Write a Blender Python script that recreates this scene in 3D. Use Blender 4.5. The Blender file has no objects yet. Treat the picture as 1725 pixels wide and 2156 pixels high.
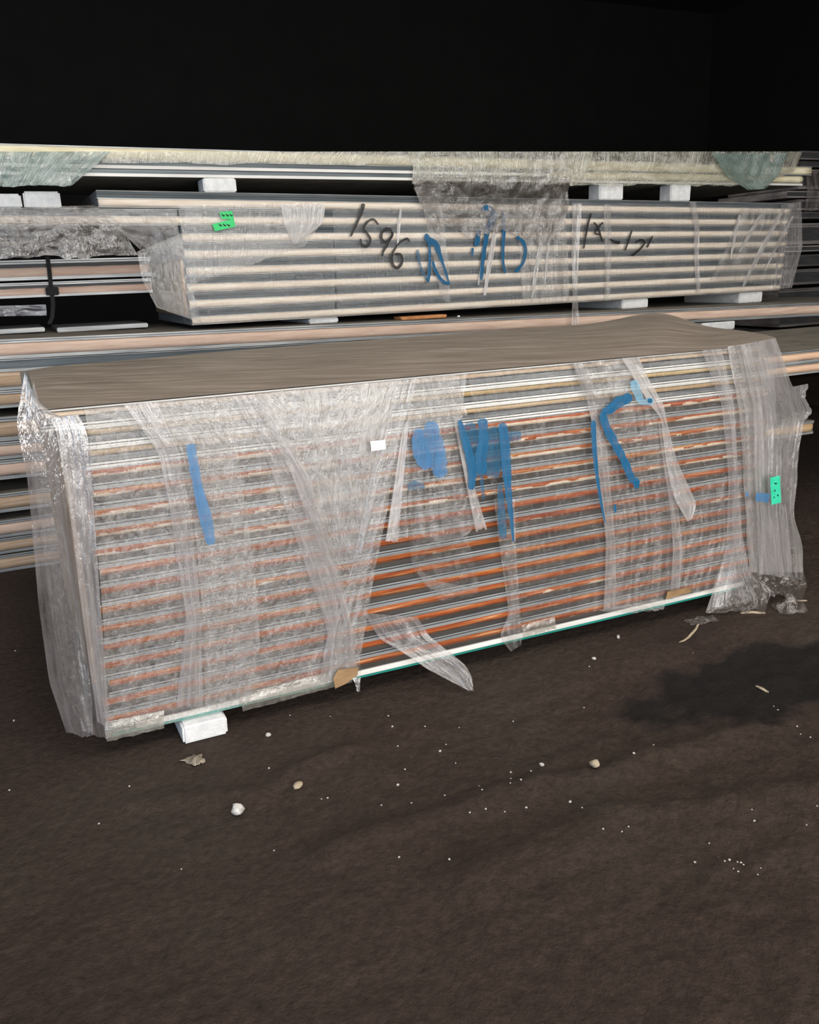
import bpy, bmesh, math, random
from mathutils import Vector, Matrix, noise
import numpy as np
random.seed(7)
C = bpy.context.scene.collection
S = bpy.context.scene

# ------------------------------------------------------------------ camera, world, light, exposure
FPX = 1860.83
RX = (0.90380406, -0.14310536, 0.40331014)      # world axes seen from the camera (right, down, forward)
RY = (-0.42641306, -0.2214389, 0.8770044)
RZ = (-0.03619548, -0.96461685, -0.26115937)
ROT = np.array([RX, RY, RZ])
GAP = 0.075                                     # foam blocks lift the bundle off the mud
EYE = np.array([-0.14216131, -2.61638465, 1.32837404 + GAP])
cd = bpy.data.cameras.new('camera')
cam = bpy.data.objects.new('camera', cd); C.objects.link(cam)
cd.sensor_fit = 'HORIZONTAL'; cd.sensor_width = 36.0; cd.lens = FPX * 36.0 / 1725.0
cd.clip_start = 0.05; cd.clip_end = 100
cam.matrix_world = Matrix(((ROT[0][0], -ROT[0][1], -ROT[0][2], EYE[0]),
                           (ROT[1][0], -ROT[1][1], -ROT[1][2], EYE[1]),
                           (ROT[2][0], -ROT[2][1], -ROT[2][2], EYE[2]), (0, 0, 0, 1)))
S.camera = cam
wd = bpy.data.worlds.new('daylight'); S.world = wd; wd.use_nodes = True
wd.node_tree.nodes['Background'].inputs[0].default_value = (1.0, 0.97, 0.94, 1)
wd.node_tree.nodes['Background'].inputs[1].default_value = 0.22

def area_lamp(name, loc, target, sx, sy, power, col):
    l = bpy.data.lights.new(name, 'AREA'); l.shape = 'RECTANGLE'; l.size = sx; l.size_y = sy
    l.energy = power; l.color = col
    o = bpy.data.objects.new(name, l); C.objects.link(o); o.location = loc
    o.rotation_euler = (Vector(target) - Vector(loc)).to_track_quat('-Z', 'Y').to_euler()
    return o
area_lamp('open_gate_daylight', (1.2, -6.85, 2.3), (1.2, 0.0, 1.3), 7.6, 4.2, 560, (1.0, 0.965, 0.92))
for sx in (-3.0, 0.6, 4.2): area_lamp('added_roof_strip', (sx, -2.6, 6.1), (sx, -2.0, 0.0), 0.7, 4.0, 165, (1.0, 0.955, 0.89))  # unseen roof strips, added to put sharp streaks on the film
area_lamp('blue_side_fill', (-4.9, -3.0, 1.5), (0.0, 0.0, 0.9), 1.5, 2.4, 85, (0.45, 0.68, 1.0))  # unseen lamp, added to tint the left end film blue
S.view_settings.view_transform = 'Standard'; S.view_settings.look = 'None'
S.view_settings.gamma = 1.0; S.view_settings.use_curve_mapping = False
S.view_settings.exposure = 0.2
S.cycles.use_denoising = True
S.cycles.max_bounces = 8; S.cycles.transparent_max_bounces = 24
S.cycles.sample_clamp_indirect = 6.0

# ------------------------------------------------------------------ placing: a sight line meets a plane of the place
class Plane:
    def __init__(s, y0, yaw=0.0, x0=-0.25):
        t = math.radians(yaw); s.n = np.array([-math.sin(t), math.cos(t), 0.0]); s.o = np.array([x0, y0, 0.0])
        s.t = math.tan(t)
    def y(s, x): return s.o[1] + s.t * (x - s.o[0])
def sight(px, py): return ROT @ np.array([px - 862.5, py - 1078.0, FPX])
def on(pl, px, py, out=0.0):
    d = sight(px, py); o = pl.o - pl.n * out
    return EYE + d * (((o - EYE) @ pl.n) / (d @ pl.n))
def on_z(px, py, z):
    d = sight(px, py); return EYE + d * ((z - EYE[2]) / d[2])
def at_y(px, py, y):
    d = sight(px, py); return EYE + d * ((y - EYE[1]) / d[1])
FRONT = Plane(0.0)
LONG = Plane(2.17)
UPPER = Plane(2.17, 4.0)

# ------------------------------------------------------------------ materials
def mat(name):
    m = bpy.data.materials.new(name); m.use_nodes = True
    nt = m.node_tree; nt.nodes.clear()
    return m, nt
def N(nt, t, **kw):
    n = nt.nodes.new(t)
    for k, v in kw.items():
        if k.startswith('i_'):
            n.inputs[int(k[2:]) if k[2:].isdigit() else k[2:].replace('_', ' ')].default_value = v
        else: setattr(n, k, v)
    return n
def math_node(nt, op, a, b=None, clamp=False):
    n = N(nt, 'ShaderNodeMath', operation=op, use_clamp=clamp)
    for i, v in enumerate((a, b)):
        if v is None: continue
        if isinstance(v, (int, float)): n.inputs[i].default_value = v
        else: nt.links.new(v, n.inputs[i])
    return n.outputs[0]
def noise_tex(nt, coord, scale, stretch=(1, 1, 1), detail=4, rough=0.6, dist=0.0):
    mp = N(nt, 'ShaderNodeMapping'); mp.inputs['Scale'].default_value = stretch
    nt.links.new(coord, mp.inputs[0])
    n = N(nt, 'ShaderNodeTexNoise'); n.inputs['Scale'].default_value = scale
    n.inputs['Detail'].default_value = detail; n.inputs['Roughness'].default_value = rough
    n.inputs['Distortion'].default_value = dist
    nt.links.new(mp.outputs[0], n.inputs['Vector'])
    return n.outputs[0]
def ramp(nt, fac, stops):
    r = N(nt, 'ShaderNodeValToRGB'); e = r.color_ramp.elements
    while len(e) < len(stops): e.new(0.5)
    for k, (p, c) in enumerate(stops):
        e[k].position = p; e[k].color = tuple(c) + (1,) if len(c) == 3 else c
    nt.links.new(fac, r.inputs[0]); return r.outputs[0]
def surface(name, stops, scale=12, stretch=(1, 1, 1), rough=0.6, metal=0.0, bump=0.0, bscale=60, detail=5, tint=False, coord='Object'):
    m, nt = mat(name)
    tc = N(nt, 'ShaderNodeTexCoord').outputs[coord]
    col = ramp(nt, noise_tex(nt, tc, scale, stretch, detail), stops)
    if tint:
        oi = N(nt, 'ShaderNodeObjectInfo')
        mx = N(nt, 'ShaderNodeMix', data_type='RGBA', blend_type='MULTIPLY'); mx.inputs[0].default_value = 1.0
        nt.links.new(col, mx.inputs[6]); nt.links.new(oi.outputs['Color'], mx.inputs[7]); col = mx.outputs[2]
    b = N(nt, 'ShaderNodeBsdfPrincipled')
    nt.links.new(col, b.inputs['Base Color'])
    b.inputs['Roughness'].default_value = rough; b.inputs['Metallic'].default_value = metal
    if bump:
        bn = N(nt, 'ShaderNodeBump'); bn.inputs['Strength'].default_value = bump; bn.inputs['Distance'].default_value = 0.004
        nt.links.new(noise_tex(nt, tc, bscale, stretch, 5), bn.inputs['Height']); nt.links.new(bn.outputs[0], b.inputs['Normal'])
    o = N(nt, 'ShaderNodeOutputMaterial'); nt.links.new(b.outputs[0], o.inputs[0])
    return m

def film(name, haze=0.2, streak=0.2, speck=0.2, tint=(0.80, 0.78, 0.76), rough=0.16, crinkle=0.6, cs=70.0, along=(1.0, 0.12), gloss=0.1, grain=0.8):
    """clear stretch film: see-through, milky where it is gathered, shiny and crinkled"""
    m, nt = mat(name)
    uv = N(nt, 'ShaderNodeTexCoord').outputs['UV']
    st = noise_tex(nt, uv, 75.0, (along[0], along[1], 1), 4, 0.65, 0.3)
    wide = noise_tex(nt, uv, 9.0, (1.0, 0.45, 1), 3, 0.5)
    sp = noise_tex(nt, uv, cs, (1, grain, 1), 5, 0.7, 0.6)
    f = math_node(nt, 'MULTIPLY', math_node(nt, 'SUBTRACT', st, 0.5), streak * 4.0)
    g = math_node(nt, 'MULTIPLY', math_node(nt, 'SUBTRACT', sp, 0.5), speck * 5.0)
    w = math_node(nt, 'MULTIPLY', math_node(nt, 'SUBTRACT', wide, 0.5), haze * 1.6)
    h = math_node(nt, 'ADD', math_node(nt, 'ADD', f, g), math_node(nt, 'ADD', w, haze))
    h = math_node(nt, 'MINIMUM', math_node(nt, 'MAXIMUM', h, 0.02), 0.93)
    bn = N(nt, 'ShaderNodeBump'); bn.inputs['Strength'].default_value = crinkle; bn.inputs['Distance'].default_value = 0.006
    hh = math_node(nt, 'ADD', sp, math_node(nt, 'MULTIPLY', st, 1.4))
    nt.links.new(hh, bn.inputs['Height'])
    tr = N(nt, 'ShaderNodeBsdfTransparent')
    df = N(nt, 'ShaderNodeBsdfDiffuse'); df.inputs[0].default_value = tint + (1,); nt.links.new(bn.outputs[0], df.inputs['Normal'])
    tl = N(nt, 'ShaderNodeBsdfTranslucent'); tl.inputs[0].default_value = tint + (1,)
    ml = N(nt, 'ShaderNodeMixShader'); ml.inputs[0].default_value = 0.35
    nt.links.new(df.outputs[0], ml.inputs[1]); nt.links.new(tl.outputs[0], ml.inputs[2])
    base = N(nt, 'ShaderNodeMixShader'); nt.links.new(h, base.inputs[0])
    nt.links.new(tr.outputs[0], base.inputs[1]); nt.links.new(ml.outputs[0], base.inputs[2])
    gl = N(nt, 'ShaderNodeBsdfGlossy'); gl.inputs['Roughness'].default_value = rough; nt.links.new(bn.outputs[0], gl.inputs['Normal'])
    lw = N(nt, 'ShaderNodeLayerWeight'); lw.inputs[0].default_value = 0.35
    fac = math_node(nt, 'ADD', math_node(nt, 'MULTIPLY', math_node(nt, 'POWER', lw.outputs['Facing'], 3.0), 0.5), gloss, True)
    out = N(nt, 'ShaderNodeMixShader'); nt.links.new(fac, out.inputs[0])
    nt.links.new(base.outputs[0], out.inputs[1]); nt.links.new(gl.outputs[0], out.inputs[2])
    o = N(nt, 'ShaderNodeOutputMaterial'); nt.links.new(out.outputs[0], o.inputs[0])
    return m
def paint(name, col, cover=1.0, patch=0.0, scale=60.0, stretch=(1, 0.25, 1), rough=0.45):
    """paint or ink rubbed onto the film, thin in places"""
    m, nt = mat(name)
    uv = N(nt, 'ShaderNodeTexCoord').outputs['UV']
    n = noise_tex(nt, uv, scale, stretch, 4, 0.65)
    a = math_node(nt, 'ADD', math_node(nt, 'MULTIPLY', math_node(nt, 'SUBTRACT', n, 0.5), patch * 4), cover, True)
    b = N(nt, 'ShaderNodeBsdfPrincipled'); b.inputs['Base Color'].default_value = col + (1,); b.inputs['Roughness'].default_value = rough
    t = N(nt, 'ShaderNodeBsdfTransparent'); mx = N(nt, 'ShaderNodeMixShader')
    nt.links.new(a, mx.inputs[0]); nt.links.new(t.outputs[0], mx.inputs[1]); nt.links.new(b.outputs[0], mx.inputs[2])
    o = N(nt, 'ShaderNodeOutputMaterial'); nt.links.new(mx.outputs[0], o.inputs[0]); return m

M = {}
M['zinc'] = surface('zinc_skin', [(0.3, (0.19, 0.20, 0.21)), (0.55, (0.34, 0.355, 0.36)), (0.8, (0.56, 0.56, 0.55))], 8, (0.4, 3, 8), 0.42, 0.35)
M['taupe'] = surface('taupe_groove', [(0.3, (0.075, 0.063, 0.056)), (0.7, (0.165, 0.145, 0.13))], 6, (0.3, 3, 3), 0.45, 0.2)
M['joint'] = surface('dark_joint', [(0.3, (0.035, 0.036, 0.04)), (0.7, (0.07, 0.07, 0.072))], 10, (0.4, 3, 3), 0.7)
M['white_skin'] = surface('white_skin', [(0.3, (0.60, 0.59, 0.56)), (0.7, (0.80, 0.79, 0.75))], 5, (0.4, 3, 3), 0.5)
M['rust_foam'] = surface('rust_foam', [(0.32, (0.17, 0.034, 0.010)), (0.43, (0.40, 0.085, 0.018)), (0.55, (0.50, 0.14, 0.034)), (0.66, (0.72, 0.38, 0.18)), (0.76, (0.86, 0.66, 0.48))], 9, (0.55, 4, 16), 0.75, 0, 0.9, 120, 6, tint=True)  # pale end of the ramp paints highlight streaks over the rust
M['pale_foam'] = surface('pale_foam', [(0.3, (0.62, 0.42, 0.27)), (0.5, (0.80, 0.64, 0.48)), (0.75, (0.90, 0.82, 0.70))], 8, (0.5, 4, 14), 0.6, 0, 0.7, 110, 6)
M['tan_foam'] = surface('tan_foam', [(0.3, (0.48, 0.30, 0.15)), (0.55, (0.66, 0.46, 0.27)), (0.8, (0.84, 0.70, 0.52))], 7, (0.5, 4, 14), 0.75, 0, 0.8, 110, 6, tint=True)
M['cream_foam'] = surface('cream_foam', [(0.3, (0.72, 0.58, 0.46)), (0.55, (0.86, 0.76, 0.64)), (0.8, (0.93, 0.88, 0.79))], 6, (0.5, 4, 10), 0.75, 0, 0.6, 90, 5, tint=True)
M['blue_groove'] = surface('blue_grey_groove', [(0.3, (0.085, 0.105, 0.118)), (0.7, (0.185, 0.215, 0.23))], 6, (0.35, 3, 10), 0.42, 0.35)
M['pink_foam'] = surface('pink_foam', [(0.3, (0.55, 0.38, 0.29)), (0.55, (0.68, 0.50, 0.40)), (0.8, (0.78, 0.66, 0.50))], 7, (0.6, 4, 8), 0.8, 0, 0.6, 80, 5, tint=True)
M['dusty_skin'] = surface('dusty_skin', [(0.3, (0.13, 0.115, 0.09)), (0.7, (0.22, 0.20, 0.165))], 9, (1, 1, 1), 0.75, 0, 0.4, 70)
M['eps'] = surface('white_foam_block', [(0.3, (0.60, 0.61, 0.62)), (0.7, (0.80, 0.80, 0.79))], 30, (1, 1, 1), 0.8, 0, 0.5, 140)
M['teal'] = surface('teal_sheet', [(0.3, (0.01, 0.20, 0.16)), (0.7, (0.03, 0.34, 0.28))], 12, (0.3, 2, 2), 0.4)
M['card'] = surface('brown_card', [(0.3, (0.20, 0.115, 0.05)), (0.7, (0.36, 0.23, 0.115))], 9, (1, 1, 2), 0.8, 0, 0.4, 60)
M['rust_card'] = surface('rusty_card', [(0.3, (0.34, 0.13, 0.04)), (0.7, (0.52, 0.24, 0.09))], 14, (1, 1, 2), 0.8)
M['strap'] = surface('black_strap', [(0.3, (0.004, 0.004, 0.005)), (0.7, (0.009, 0.009, 0.010))], 20, (1, 1, 1), 0.85)
M['shed'] = surface('dark_shed_sheet', [(0.3, (0.006, 0.0058, 0.0055)), (0.7, (0.010, 0.0096, 0.009))], 2, (1, 1, 1), 0.9)  # interior darkness put into the near-black wall colour
M['far_skin'] = surface('far_shaded_skin', [(0.3, (0.09, 0.08, 0.08)), (0.7, (0.26, 0.24, 0.23))], 5, (0.4, 1, 5), 0.6, tint=True)  # shade around the far stack put into a darker skin colour
M['crumb'] = surface('foam_crumb', [(0.3, (0.34, 0.32, 0.29)), (0.7, (0.60, 0.58, 0.55))], 90, (1, 1, 1), 0.8)
M['tan_stone'] = surface('tan_stone', [(0.3, (0.26, 0.20, 0.13)), (0.7, (0.50, 0.42, 0.30))], 120, (1, 1, 1), 0.85, 0, 0.5, 250)
M['green'] = surface('green_label', [(0.3, (0.015, 0.50, 0.12)), (0.7, (0.03, 0.66, 0.20))], 30, (1, 1, 1), 0.5)
M['mint'] = surface('mint_label', [(0.3, (0.02, 0.50, 0.28)), (0.7, (0.05, 0.64, 0.40))], 30, (1, 1, 1), 0.5)
M['white_label'] = surface('white_label', [(0.3, (0.70, 0.70, 0.68)), (0.7, (0.82, 0.82, 0.80))], 30, (1, 1, 1), 0.5)

F_CRUMPLE = film('crumpled_film', 0.19, 0.10, 0.16, (0.88, 0.83, 0.78), 0.10, 1.0, 60, (1.0, 0.25), 0.17)
F_MILK = film('milky_film', 0.46, 0.18, 0.05, (0.86, 0.83, 0.82), 0.13, 0.7, 45, (1.0, 0.05), 0.16)
F_HEAVY = film('heavy_film', 0.46, 0.22, 0.05, (0.70, 0.66, 0.64), 0.12, 0.8, 32, (1.0, 0.05), 0.22)
F_FOLD = film('folded_film', 0.29, 0.20, 0.06, (0.80, 0.76, 0.76), 0.16, 0.7, 38, (1.0, 0.05), 0.17, 0.4)
F_CLEAR = film('clear_film', 0.035, 0.07, 0.03, (0.88, 0.86, 0.84), 0.08, 0.7, 50, (1.0, 0.06), 0.075)
F_THIN = film('thin_film', 0.13, 0.14, 0.05, (0.86, 0.83, 0.80), 0.13, 0.7, 50, (1.0, 0.05), 0.15)
F_CLOUD = film('cloudy_film', 0.40, 0.12, 0.16, (0.80, 0.77, 0.74), 0.10, 1.0, 55, (1.0, 0.25), 0.20)
F_HEM = film('hem_film', 0.34, 0.10, 0.10, (0.80, 0.75, 0.66), 0.10, 0.8, 40, (0.5, 0.5), 0.18)
F_END = film('end_film', 0.20, 0.16, 0.05, (0.62, 0.57, 0.59), 0.10, 0.7, 26, (1.0, 0.06), 0.30, 0.16)
F_GREY = film('dusty_grey_film', 0.32, 0.14, 0.28, (0.36, 0.325, 0.295), 0.09, 1.0, 30, (1.0, 0.6), 0.24)
F_YELLOW = film('yellowed_film', 0.36, 0.24, 0.12, (0.88, 0.86, 0.70), 0.09, 1.0, 50, (1.0, 0.1), 0.26)
F_TEAL = film('teal_film', 0.66, 0.22, 0.10, (0.27, 0.40, 0.36), 0.08, 1.0, 36, (1.0, 0.1), 0.24)
F_MUD = film('muddy_film', 0.35, 0.2, 0.18, (0.22, 0.18, 0.155), 0.11, 0.9, 60, (1.0, 0.5), 0.18)
P_BLUE = paint('blue_paint', (0.001, 0.10, 0.225), 0.90, 0.20)
P_BLUE_THIN = paint('thin_blue_paint', (0.004, 0.10, 0.20), 0.60, 0.26)
P_SKY = paint('pale_blue_paint', (0.045, 0.19, 0.40), 0.66, 0.28, 90, (1, 0.12, 1))
P_BLACK = paint('black_ink', (0.012, 0.011, 0.012), 0.88, 0.08)

# ------------------------------------------------------------------ object helpers
ORIG = {}
def tag(o, label=None, cat=None, group=None, kind=None):
    if label: o['label'] = label
    if cat: o['category'] = cat
    if group: o['group'] = group
    if kind: o['kind'] = kind
    return o
def empty(name, loc, label, cat, group=None):
    o = bpy.data.objects.new(name, None); C.objects.link(o); o.location = Vector(loc); o.empty_display_size = 0.1
    ORIG[o] = Vector(loc); return tag(o, label, cat, group)
def link(name, me, material, parent=None, smooth=False, tint=None):
    """me holds world coordinates; it becomes one object, moved to its own base or under its parent"""
    mats = material if isinstance(material, (list, tuple)) else [material]
    for q in mats: me.materials.append(q)
    o = bpy.data.objects.new(name, me); C.objects.link(o)
    if parent is not None:
        base = ORIG[parent]; me.transform(Matrix.Translation(-base)); o.parent = parent; ORIG[o] = base
    else:
        co = np.empty(len(me.vertices) * 3); me.vertices.foreach_get('co', co); co = co.reshape(-1, 3)
        base = Vector(((co[:, 0].min() + co[:, 0].max()) / 2, (co[:, 1].min() + co[:, 1].max()) / 2, co[:, 2].min()))
        me.transform(Matrix.Translation(-base)); o.location = base; ORIG[o] = base
    if smooth: me.polygons.foreach_set('use_smooth', [True] * len(me.polygons))
    if tint: o.color = tuple(tint) + (1,)
    me.update(); return o
def sub(name, me, material, parent, **kw):
    """child whose parent itself sits at the parent's base"""
    return link(name, me, material, parent, **kw)
def mesh(verts, faces, mi=None, uvs=None):
    me = bpy.data.meshes.new('m'); me.from_pydata([tuple(map(float, v)) for v in verts], [], faces)
    if mi: me.polygons.foreach_set('material_index', mi)
    if uvs is not None:
        uvl = me.uv_layers.new(name='UVMap'); li = np.empty(len(me.loops), dtype=np.int32); me.loops.foreach_get('vertex_index', li)
        uvl.data.foreach_set('uv', np.asarray(uvs, dtype=np.float32)[li].ravel())
    me.update(); return me
def box(x0, x1, y0, y1, z0, z1, bev=0.006, jit=0.0):
    bm = bmesh.new(); bmesh.ops.create_cube(bm, size=1.0)
    for v in bm.verts:
        v.co = Vector(((x0 + x1) / 2 + v.co.x * (x1 - x0), (y0 + y1) / 2 + v.co.y * (y1 - y0), (z0 + z1) / 2 + v.co.z * (z1 - z0)))
        if jit: v.co += Vector((random.uniform(-jit, jit), random.uniform(-jit, jit), 0))
    if bev: bmesh.ops.bevel(bm, geom=bm.edges[:], offset=bev, segments=2, affect='EDGES')
    me = bpy.data.meshes.new('m'); bm.to_mesh(me); bm.free(); return me

def profile_bar(prof, x0, x1, pl, zb0, zb1, depth):
    """a section (inset, height, material) extruded along the stack, from bottom to top, with a square back"""
    n = len(prof); V = []
    for x, zb in ((x0, zb0), (x1, zb1)):
        for d, z, _ in prof: V.append((x, pl.y(x) + d, zb + z))
        V.append((x, pl.y(x) + depth, zb + prof[-1][1])); V.append((x, pl.y(x) + depth, zb + prof[0][1]))
    k = n + 2; Fc = []; mi = []
    for i in range(k):
        j = (i + 1) % k
        Fc.append((i, i + k, j + k, j)); mi.append(prof[i][2] if i < n - 1 else 0)
    Fc.append(tuple(range(k))); mi.append(0)
    Fc.append(tuple(range(2 * k - 1, k - 1, -1))); mi.append(0)
    return mesh(V, Fc, mi)
def foam_strip(x0, x1, pl, zb0, zb1, z0, z1, out, seg=90, rows=5, rag=0.0015, seed=0, back=0.03):
    """a foam edge that bulges a little and is torn along its length"""
    V = []; Fc = []
    for i in range(seg + 1):
        s = i / seg; x = x0 + (x1 - x0) * s; zb = zb0 + (zb1 - zb0) * s
        for r in range(rows + 2):
            if r == 0 or r == rows + 1:
                V.append((x, pl.y(x) + back, zb + (z0 if r == 0 else z1))); continue
            q = (r - 1) / (rows - 1)
            d = -out * math.sin(math.pi * q) ** 0.6 + 0.006
            jn = noise.noise(Vector((x * 9 + seed * 7.3, q * 2.0, seed))) + 0.6 * noise.noise(Vector((x * 40, q * 3, seed * 3.1)))
            V.append((x, pl.y(x) + d + jn * rag, zb + z0 + (z1 - z0) * q + jn * rag * (1.0 if 0 < q < 1 else 1.3)))
    k = rows + 2
    for i in range(seg):
        for r in range(k - 1):
            a = i * k + r; Fc.append((a, a + k, a + k + 1, a + 1))
    Fc.append(tuple(range(k))); Fc.append(tuple(range(seg * k + k - 1, seg * k - 1, -1)))
    return mesh(V, Fc)

def resample(pts, n):
    P = [np.array(p, float) for p in pts]; L = [0]
    for a, b in zip(P, P[1:]): L.append(L[-1] + np.linalg.norm((b - a)[:2]))
    out = []
    for i in range(n):
        t = L[-1] * i / (n - 1); k = 0
        while k < len(L) - 2 and L[k + 1] < t: k += 1
        q = (t - L[k]) / max(1e-9, L[k + 1] - L[k]); out.append(P[k] * (1 - q) + P[k + 1] * q)
    # soften the corners
    for _ in range(max(1, n // 18)):
        out = [out[0]] + [(out[i - 1] + 2 * out[i] + out[i + 1]) / 4 for i in range(1, n - 1)] + [out[-1]]
    return out
def drape(left, right, pl, out, nu=40, nv=70, amp=0.008, ku=9.0, kv=2.5, seed=0, ragged=0.0, rag_side=0.0, floor=True):
    """a sheet of film between two edges seen in the photograph; each edge point may carry its own stand-off.
    out is the stand-off from the plane towards the viewer."""
    Lp = resample([(p[0], p[1], p[2] if len(p) > 2 else out) for p in left], nv)
    Rp = resample([(p[0], p[1], p[2] if len(p) > 2 else out) for p in right], nv)
    V = []; U = []; rnd = random.Random(seed)
    bj = [noise.noise(Vector((u / nu * 5, seed * 1.7, 3.0))) + 0.5 * noise.noise(Vector((u / nu * 17, seed, 9.0))) for u in range(nu)]
    for j in range(nv):
        v = j / (nv - 1); a, b = Lp[j], Rp[j]
        sj = rag_side * (noise.noise(Vector((v * 14, seed * 2.3, 1))) )
        for i in range(nu):
            u = i / (nu - 1); p = a * (1 - u) + b * u
            p = p + np.array([sj * (1 if u > 0.5 else -1) * abs(2 * u - 1), ragged * bj[i] * max(0.0, (v - 0.7) / 0.3), 0])
            d = noise.noise(Vector((u * ku + seed * 3.1, v * kv, seed))) + 0.5 * noise.noise(Vector((u * ku * 2.7, v * kv * 2.2 + 5, seed + 4.0))) \
                + 0.35 * (1 - abs(noise.noise(Vector((u * ku * 1.6 + v * 4, v * kv * 3, seed + 8.0))))) - 0.3
            w = on(pl, p[0], p[1], max(0.0035, p[2] + amp * d))
            if floor and w[2] < 0.006: w = on_z(p[0], p[1], 0.006 + 0.004 * abs(d))
            V.append(w)
    wid = np.linalg.norm(V[nu - 1] - V[0]) + 1e-6; wid = max(wid, np.linalg.norm(V[-1] - V[-nu])); hei = np.linalg.norm(V[-nu] - V[0])
    Fc = []
    for j in range(nv):
        for i in range(nu):
            U.append((i / (nu - 1) * wid + seed * 1.37, (1 - j / (nv - 1)) * hei + seed * 0.71))
    for j in range(nv - 1):
        for i in range(nu - 1):
            a = j * nu + i; Fc.append((a, a + nu, a + nu + 1, a + 1))
    return mesh(V, Fc, None, U)
def catmull(P, n=8):
    P = [np.array(p, float) for p in P]; P = [2 * P[0] - P[1]] + P + [2 * P[-1] - P[-2]]; out = []
    for k in range(1, len(P) - 2):
        a, b, c, d = P[k - 1:k + 3]
        for i in range(n):
            t = i / n
            out.append(0.5 * (2 * b + (c - a) * t + (2 * a - 5 * b + 4 * c - d) * t * t + (3 * b - a - 3 * c + d) * t ** 3))
    return out + [P[-2]]
def stroke(pts, pl, out, org=(0, 0), k=1.0, closed=False):
    """a brush stroke lying on the film: points (x, y, width) in a crop's own scale"""
    P = catmull([(org[0] + p[0] / k, org[1] + p[1] / k, p[2] / k) for p in pts], 8)
    V = []; Fc = []; U = []; n = len(P)
    for i, p in enumerate(P):
        t = (P[min(i + 1, n - 1)] - P[max(i - 1, 0)])[:2]; t = t / (np.linalg.norm(t) + 1e-9); nn = np.array([-t[1], t[0]])
        w = p[2] / 2 * (1 + 0.25 * noise.noise(Vector((p[0] * 0.11, p[1] * 0.11, 2.0))))
        if i in (0, n - 1): w *= 0.55
        for s in (-1, 0, 1):
            V.append(on(pl, p[0] + nn[0] * w * s, p[1] + nn[1] * w * s, out + (0.0008 if s == 0 else 0)))
            U.append((V[-1][0], V[-1][2]))
    for i in range(n - 1):
        for s in (0, 1):
            a = i * 3 + s; Fc.append((a, a + 3, a + 4, a + 1))
    return mesh(V, Fc, None, U)
def quad_label(pts, pl, out, th=0.0012):
    a = [on(pl, x, y, out) for x, y in pts]; b = [on(pl, x, y, out - th) for x, y in pts]; n = len(a)
    V = a + b; Fc = [tuple(range(n)), tuple(range(2 * n - 1, n - 1, -1))] + [(i, i + n, (i + 1) % n + n, (i + 1) % n) for i in range(n)]
    return mesh(V, Fc, None, [(v[0], v[2]) for v in V])

def lump(r, seed, sub_=2, squash=(1, 1, 0.7), sharp=0.35):
    bm = bmesh.new(); bmesh.ops.create_icosphere(bm, subdivisions=sub_, radius=r)
    for v in bm.verts:
        n = noise.noise(v.co / r * 1.3 + Vector((seed * 3.7, seed, 0))); v.co *= 1 + sharp * n
        v.co = Vector((v.co.x * squash[0], v.co.y * squash[1], v.co.z * squash[2]))
    zmin = min(v.co.z for v in bm.verts)
    for v in bm.verts: v.co.z -= zmin
    me = bpy.data.meshes.new('m'); bm.to_mesh(me); bm.free(); return me

# ------------------------------------------------------------------ the setting: mud floor, shed
RIDGES = [([(270, 1683), (400, 1672), (470, 1668), (560, 1660), (610, 1618), (660, 1604), (780, 1562)], 0.010, 0.028),
          ([(640, 1620), (680, 1588), (725, 1577), (765, 1590), (830, 1625)], 0.009, 0.035),
          ([(690, 1790), (800, 1745), (930, 1712), (1060, 1660), (1180, 1632), (1260, 1625), (1420, 1570), (1580, 1530)], 0.014, 0.05),
          ([(1000, 1840), (1150, 1775), (1300, 1700), (1480, 1690), (1725, 1655)], 0.012, 0.07),
          ([(1180, 1420), (1300, 1385), (1420, 1350), (1560, 1310)], 0.010, 0.06)]
RID = [([on_z(x, y, 0)[:2] for x, y in pts], h, w) for pts, h, w in RIDGES]
def seg_dist(p, pts):
    best = 9
    for a, b in zip(pts, pts[1:]):
        ab = b - a; t = max(0, min(1, ((p - a) @ ab) / (ab @ ab))); best = min(best, np.linalg.norm(p - a - ab * t))
    return best
PUD = on_z(1600, 1418, 0)
def flat_mask(x, y):
    dx = max(-0.15 - x, x - 3.0, 0); dy = max(-0.02 - y, 0)
    d = math.hypot(dx, dy) if y < 1.9 else 0.0
    return min(1.0, d / 0.35)
def ground_z(x, y):
    n = 0.5 * noise.noise(Vector((x * 1.3, y * 1.3, 0.3))) + 0.30 * noise.noise(Vector((x * 4, y * 4, 2))) 
    rough = 0.35 + 0.65 * max(0, min(1, (x - 0.6) / 0.8))
    n2 = 0.16 * noise.noise(Vector((x * 13, y * 13, 5))) + 0.09 * noise.noise(Vector((x * 31, y * 31, 7)))
    n3 = noise.noise(Vector((x * 7 + 3, y * 9, 11)))
    h = 0.024 * n + 0.085 * rough * n2 + 0.010 * rough * (abs(n3) - 0.2) - 0.012
    p = np.array([x, y])
    if y < 0.3:
        for pts, hh, w in RID:
            d = seg_dist(p, pts)
            if d < w * 3: h += 1.7 * hh * math.exp(-(d / w) ** 2)
    d = math.hypot((x - PUD[0]) / 0.75, (y - PUD[1]) / 0.30)
    h -= 0.02 * math.exp(-d * d)
    return h * flat_mask(x, y) - 0.001
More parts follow.
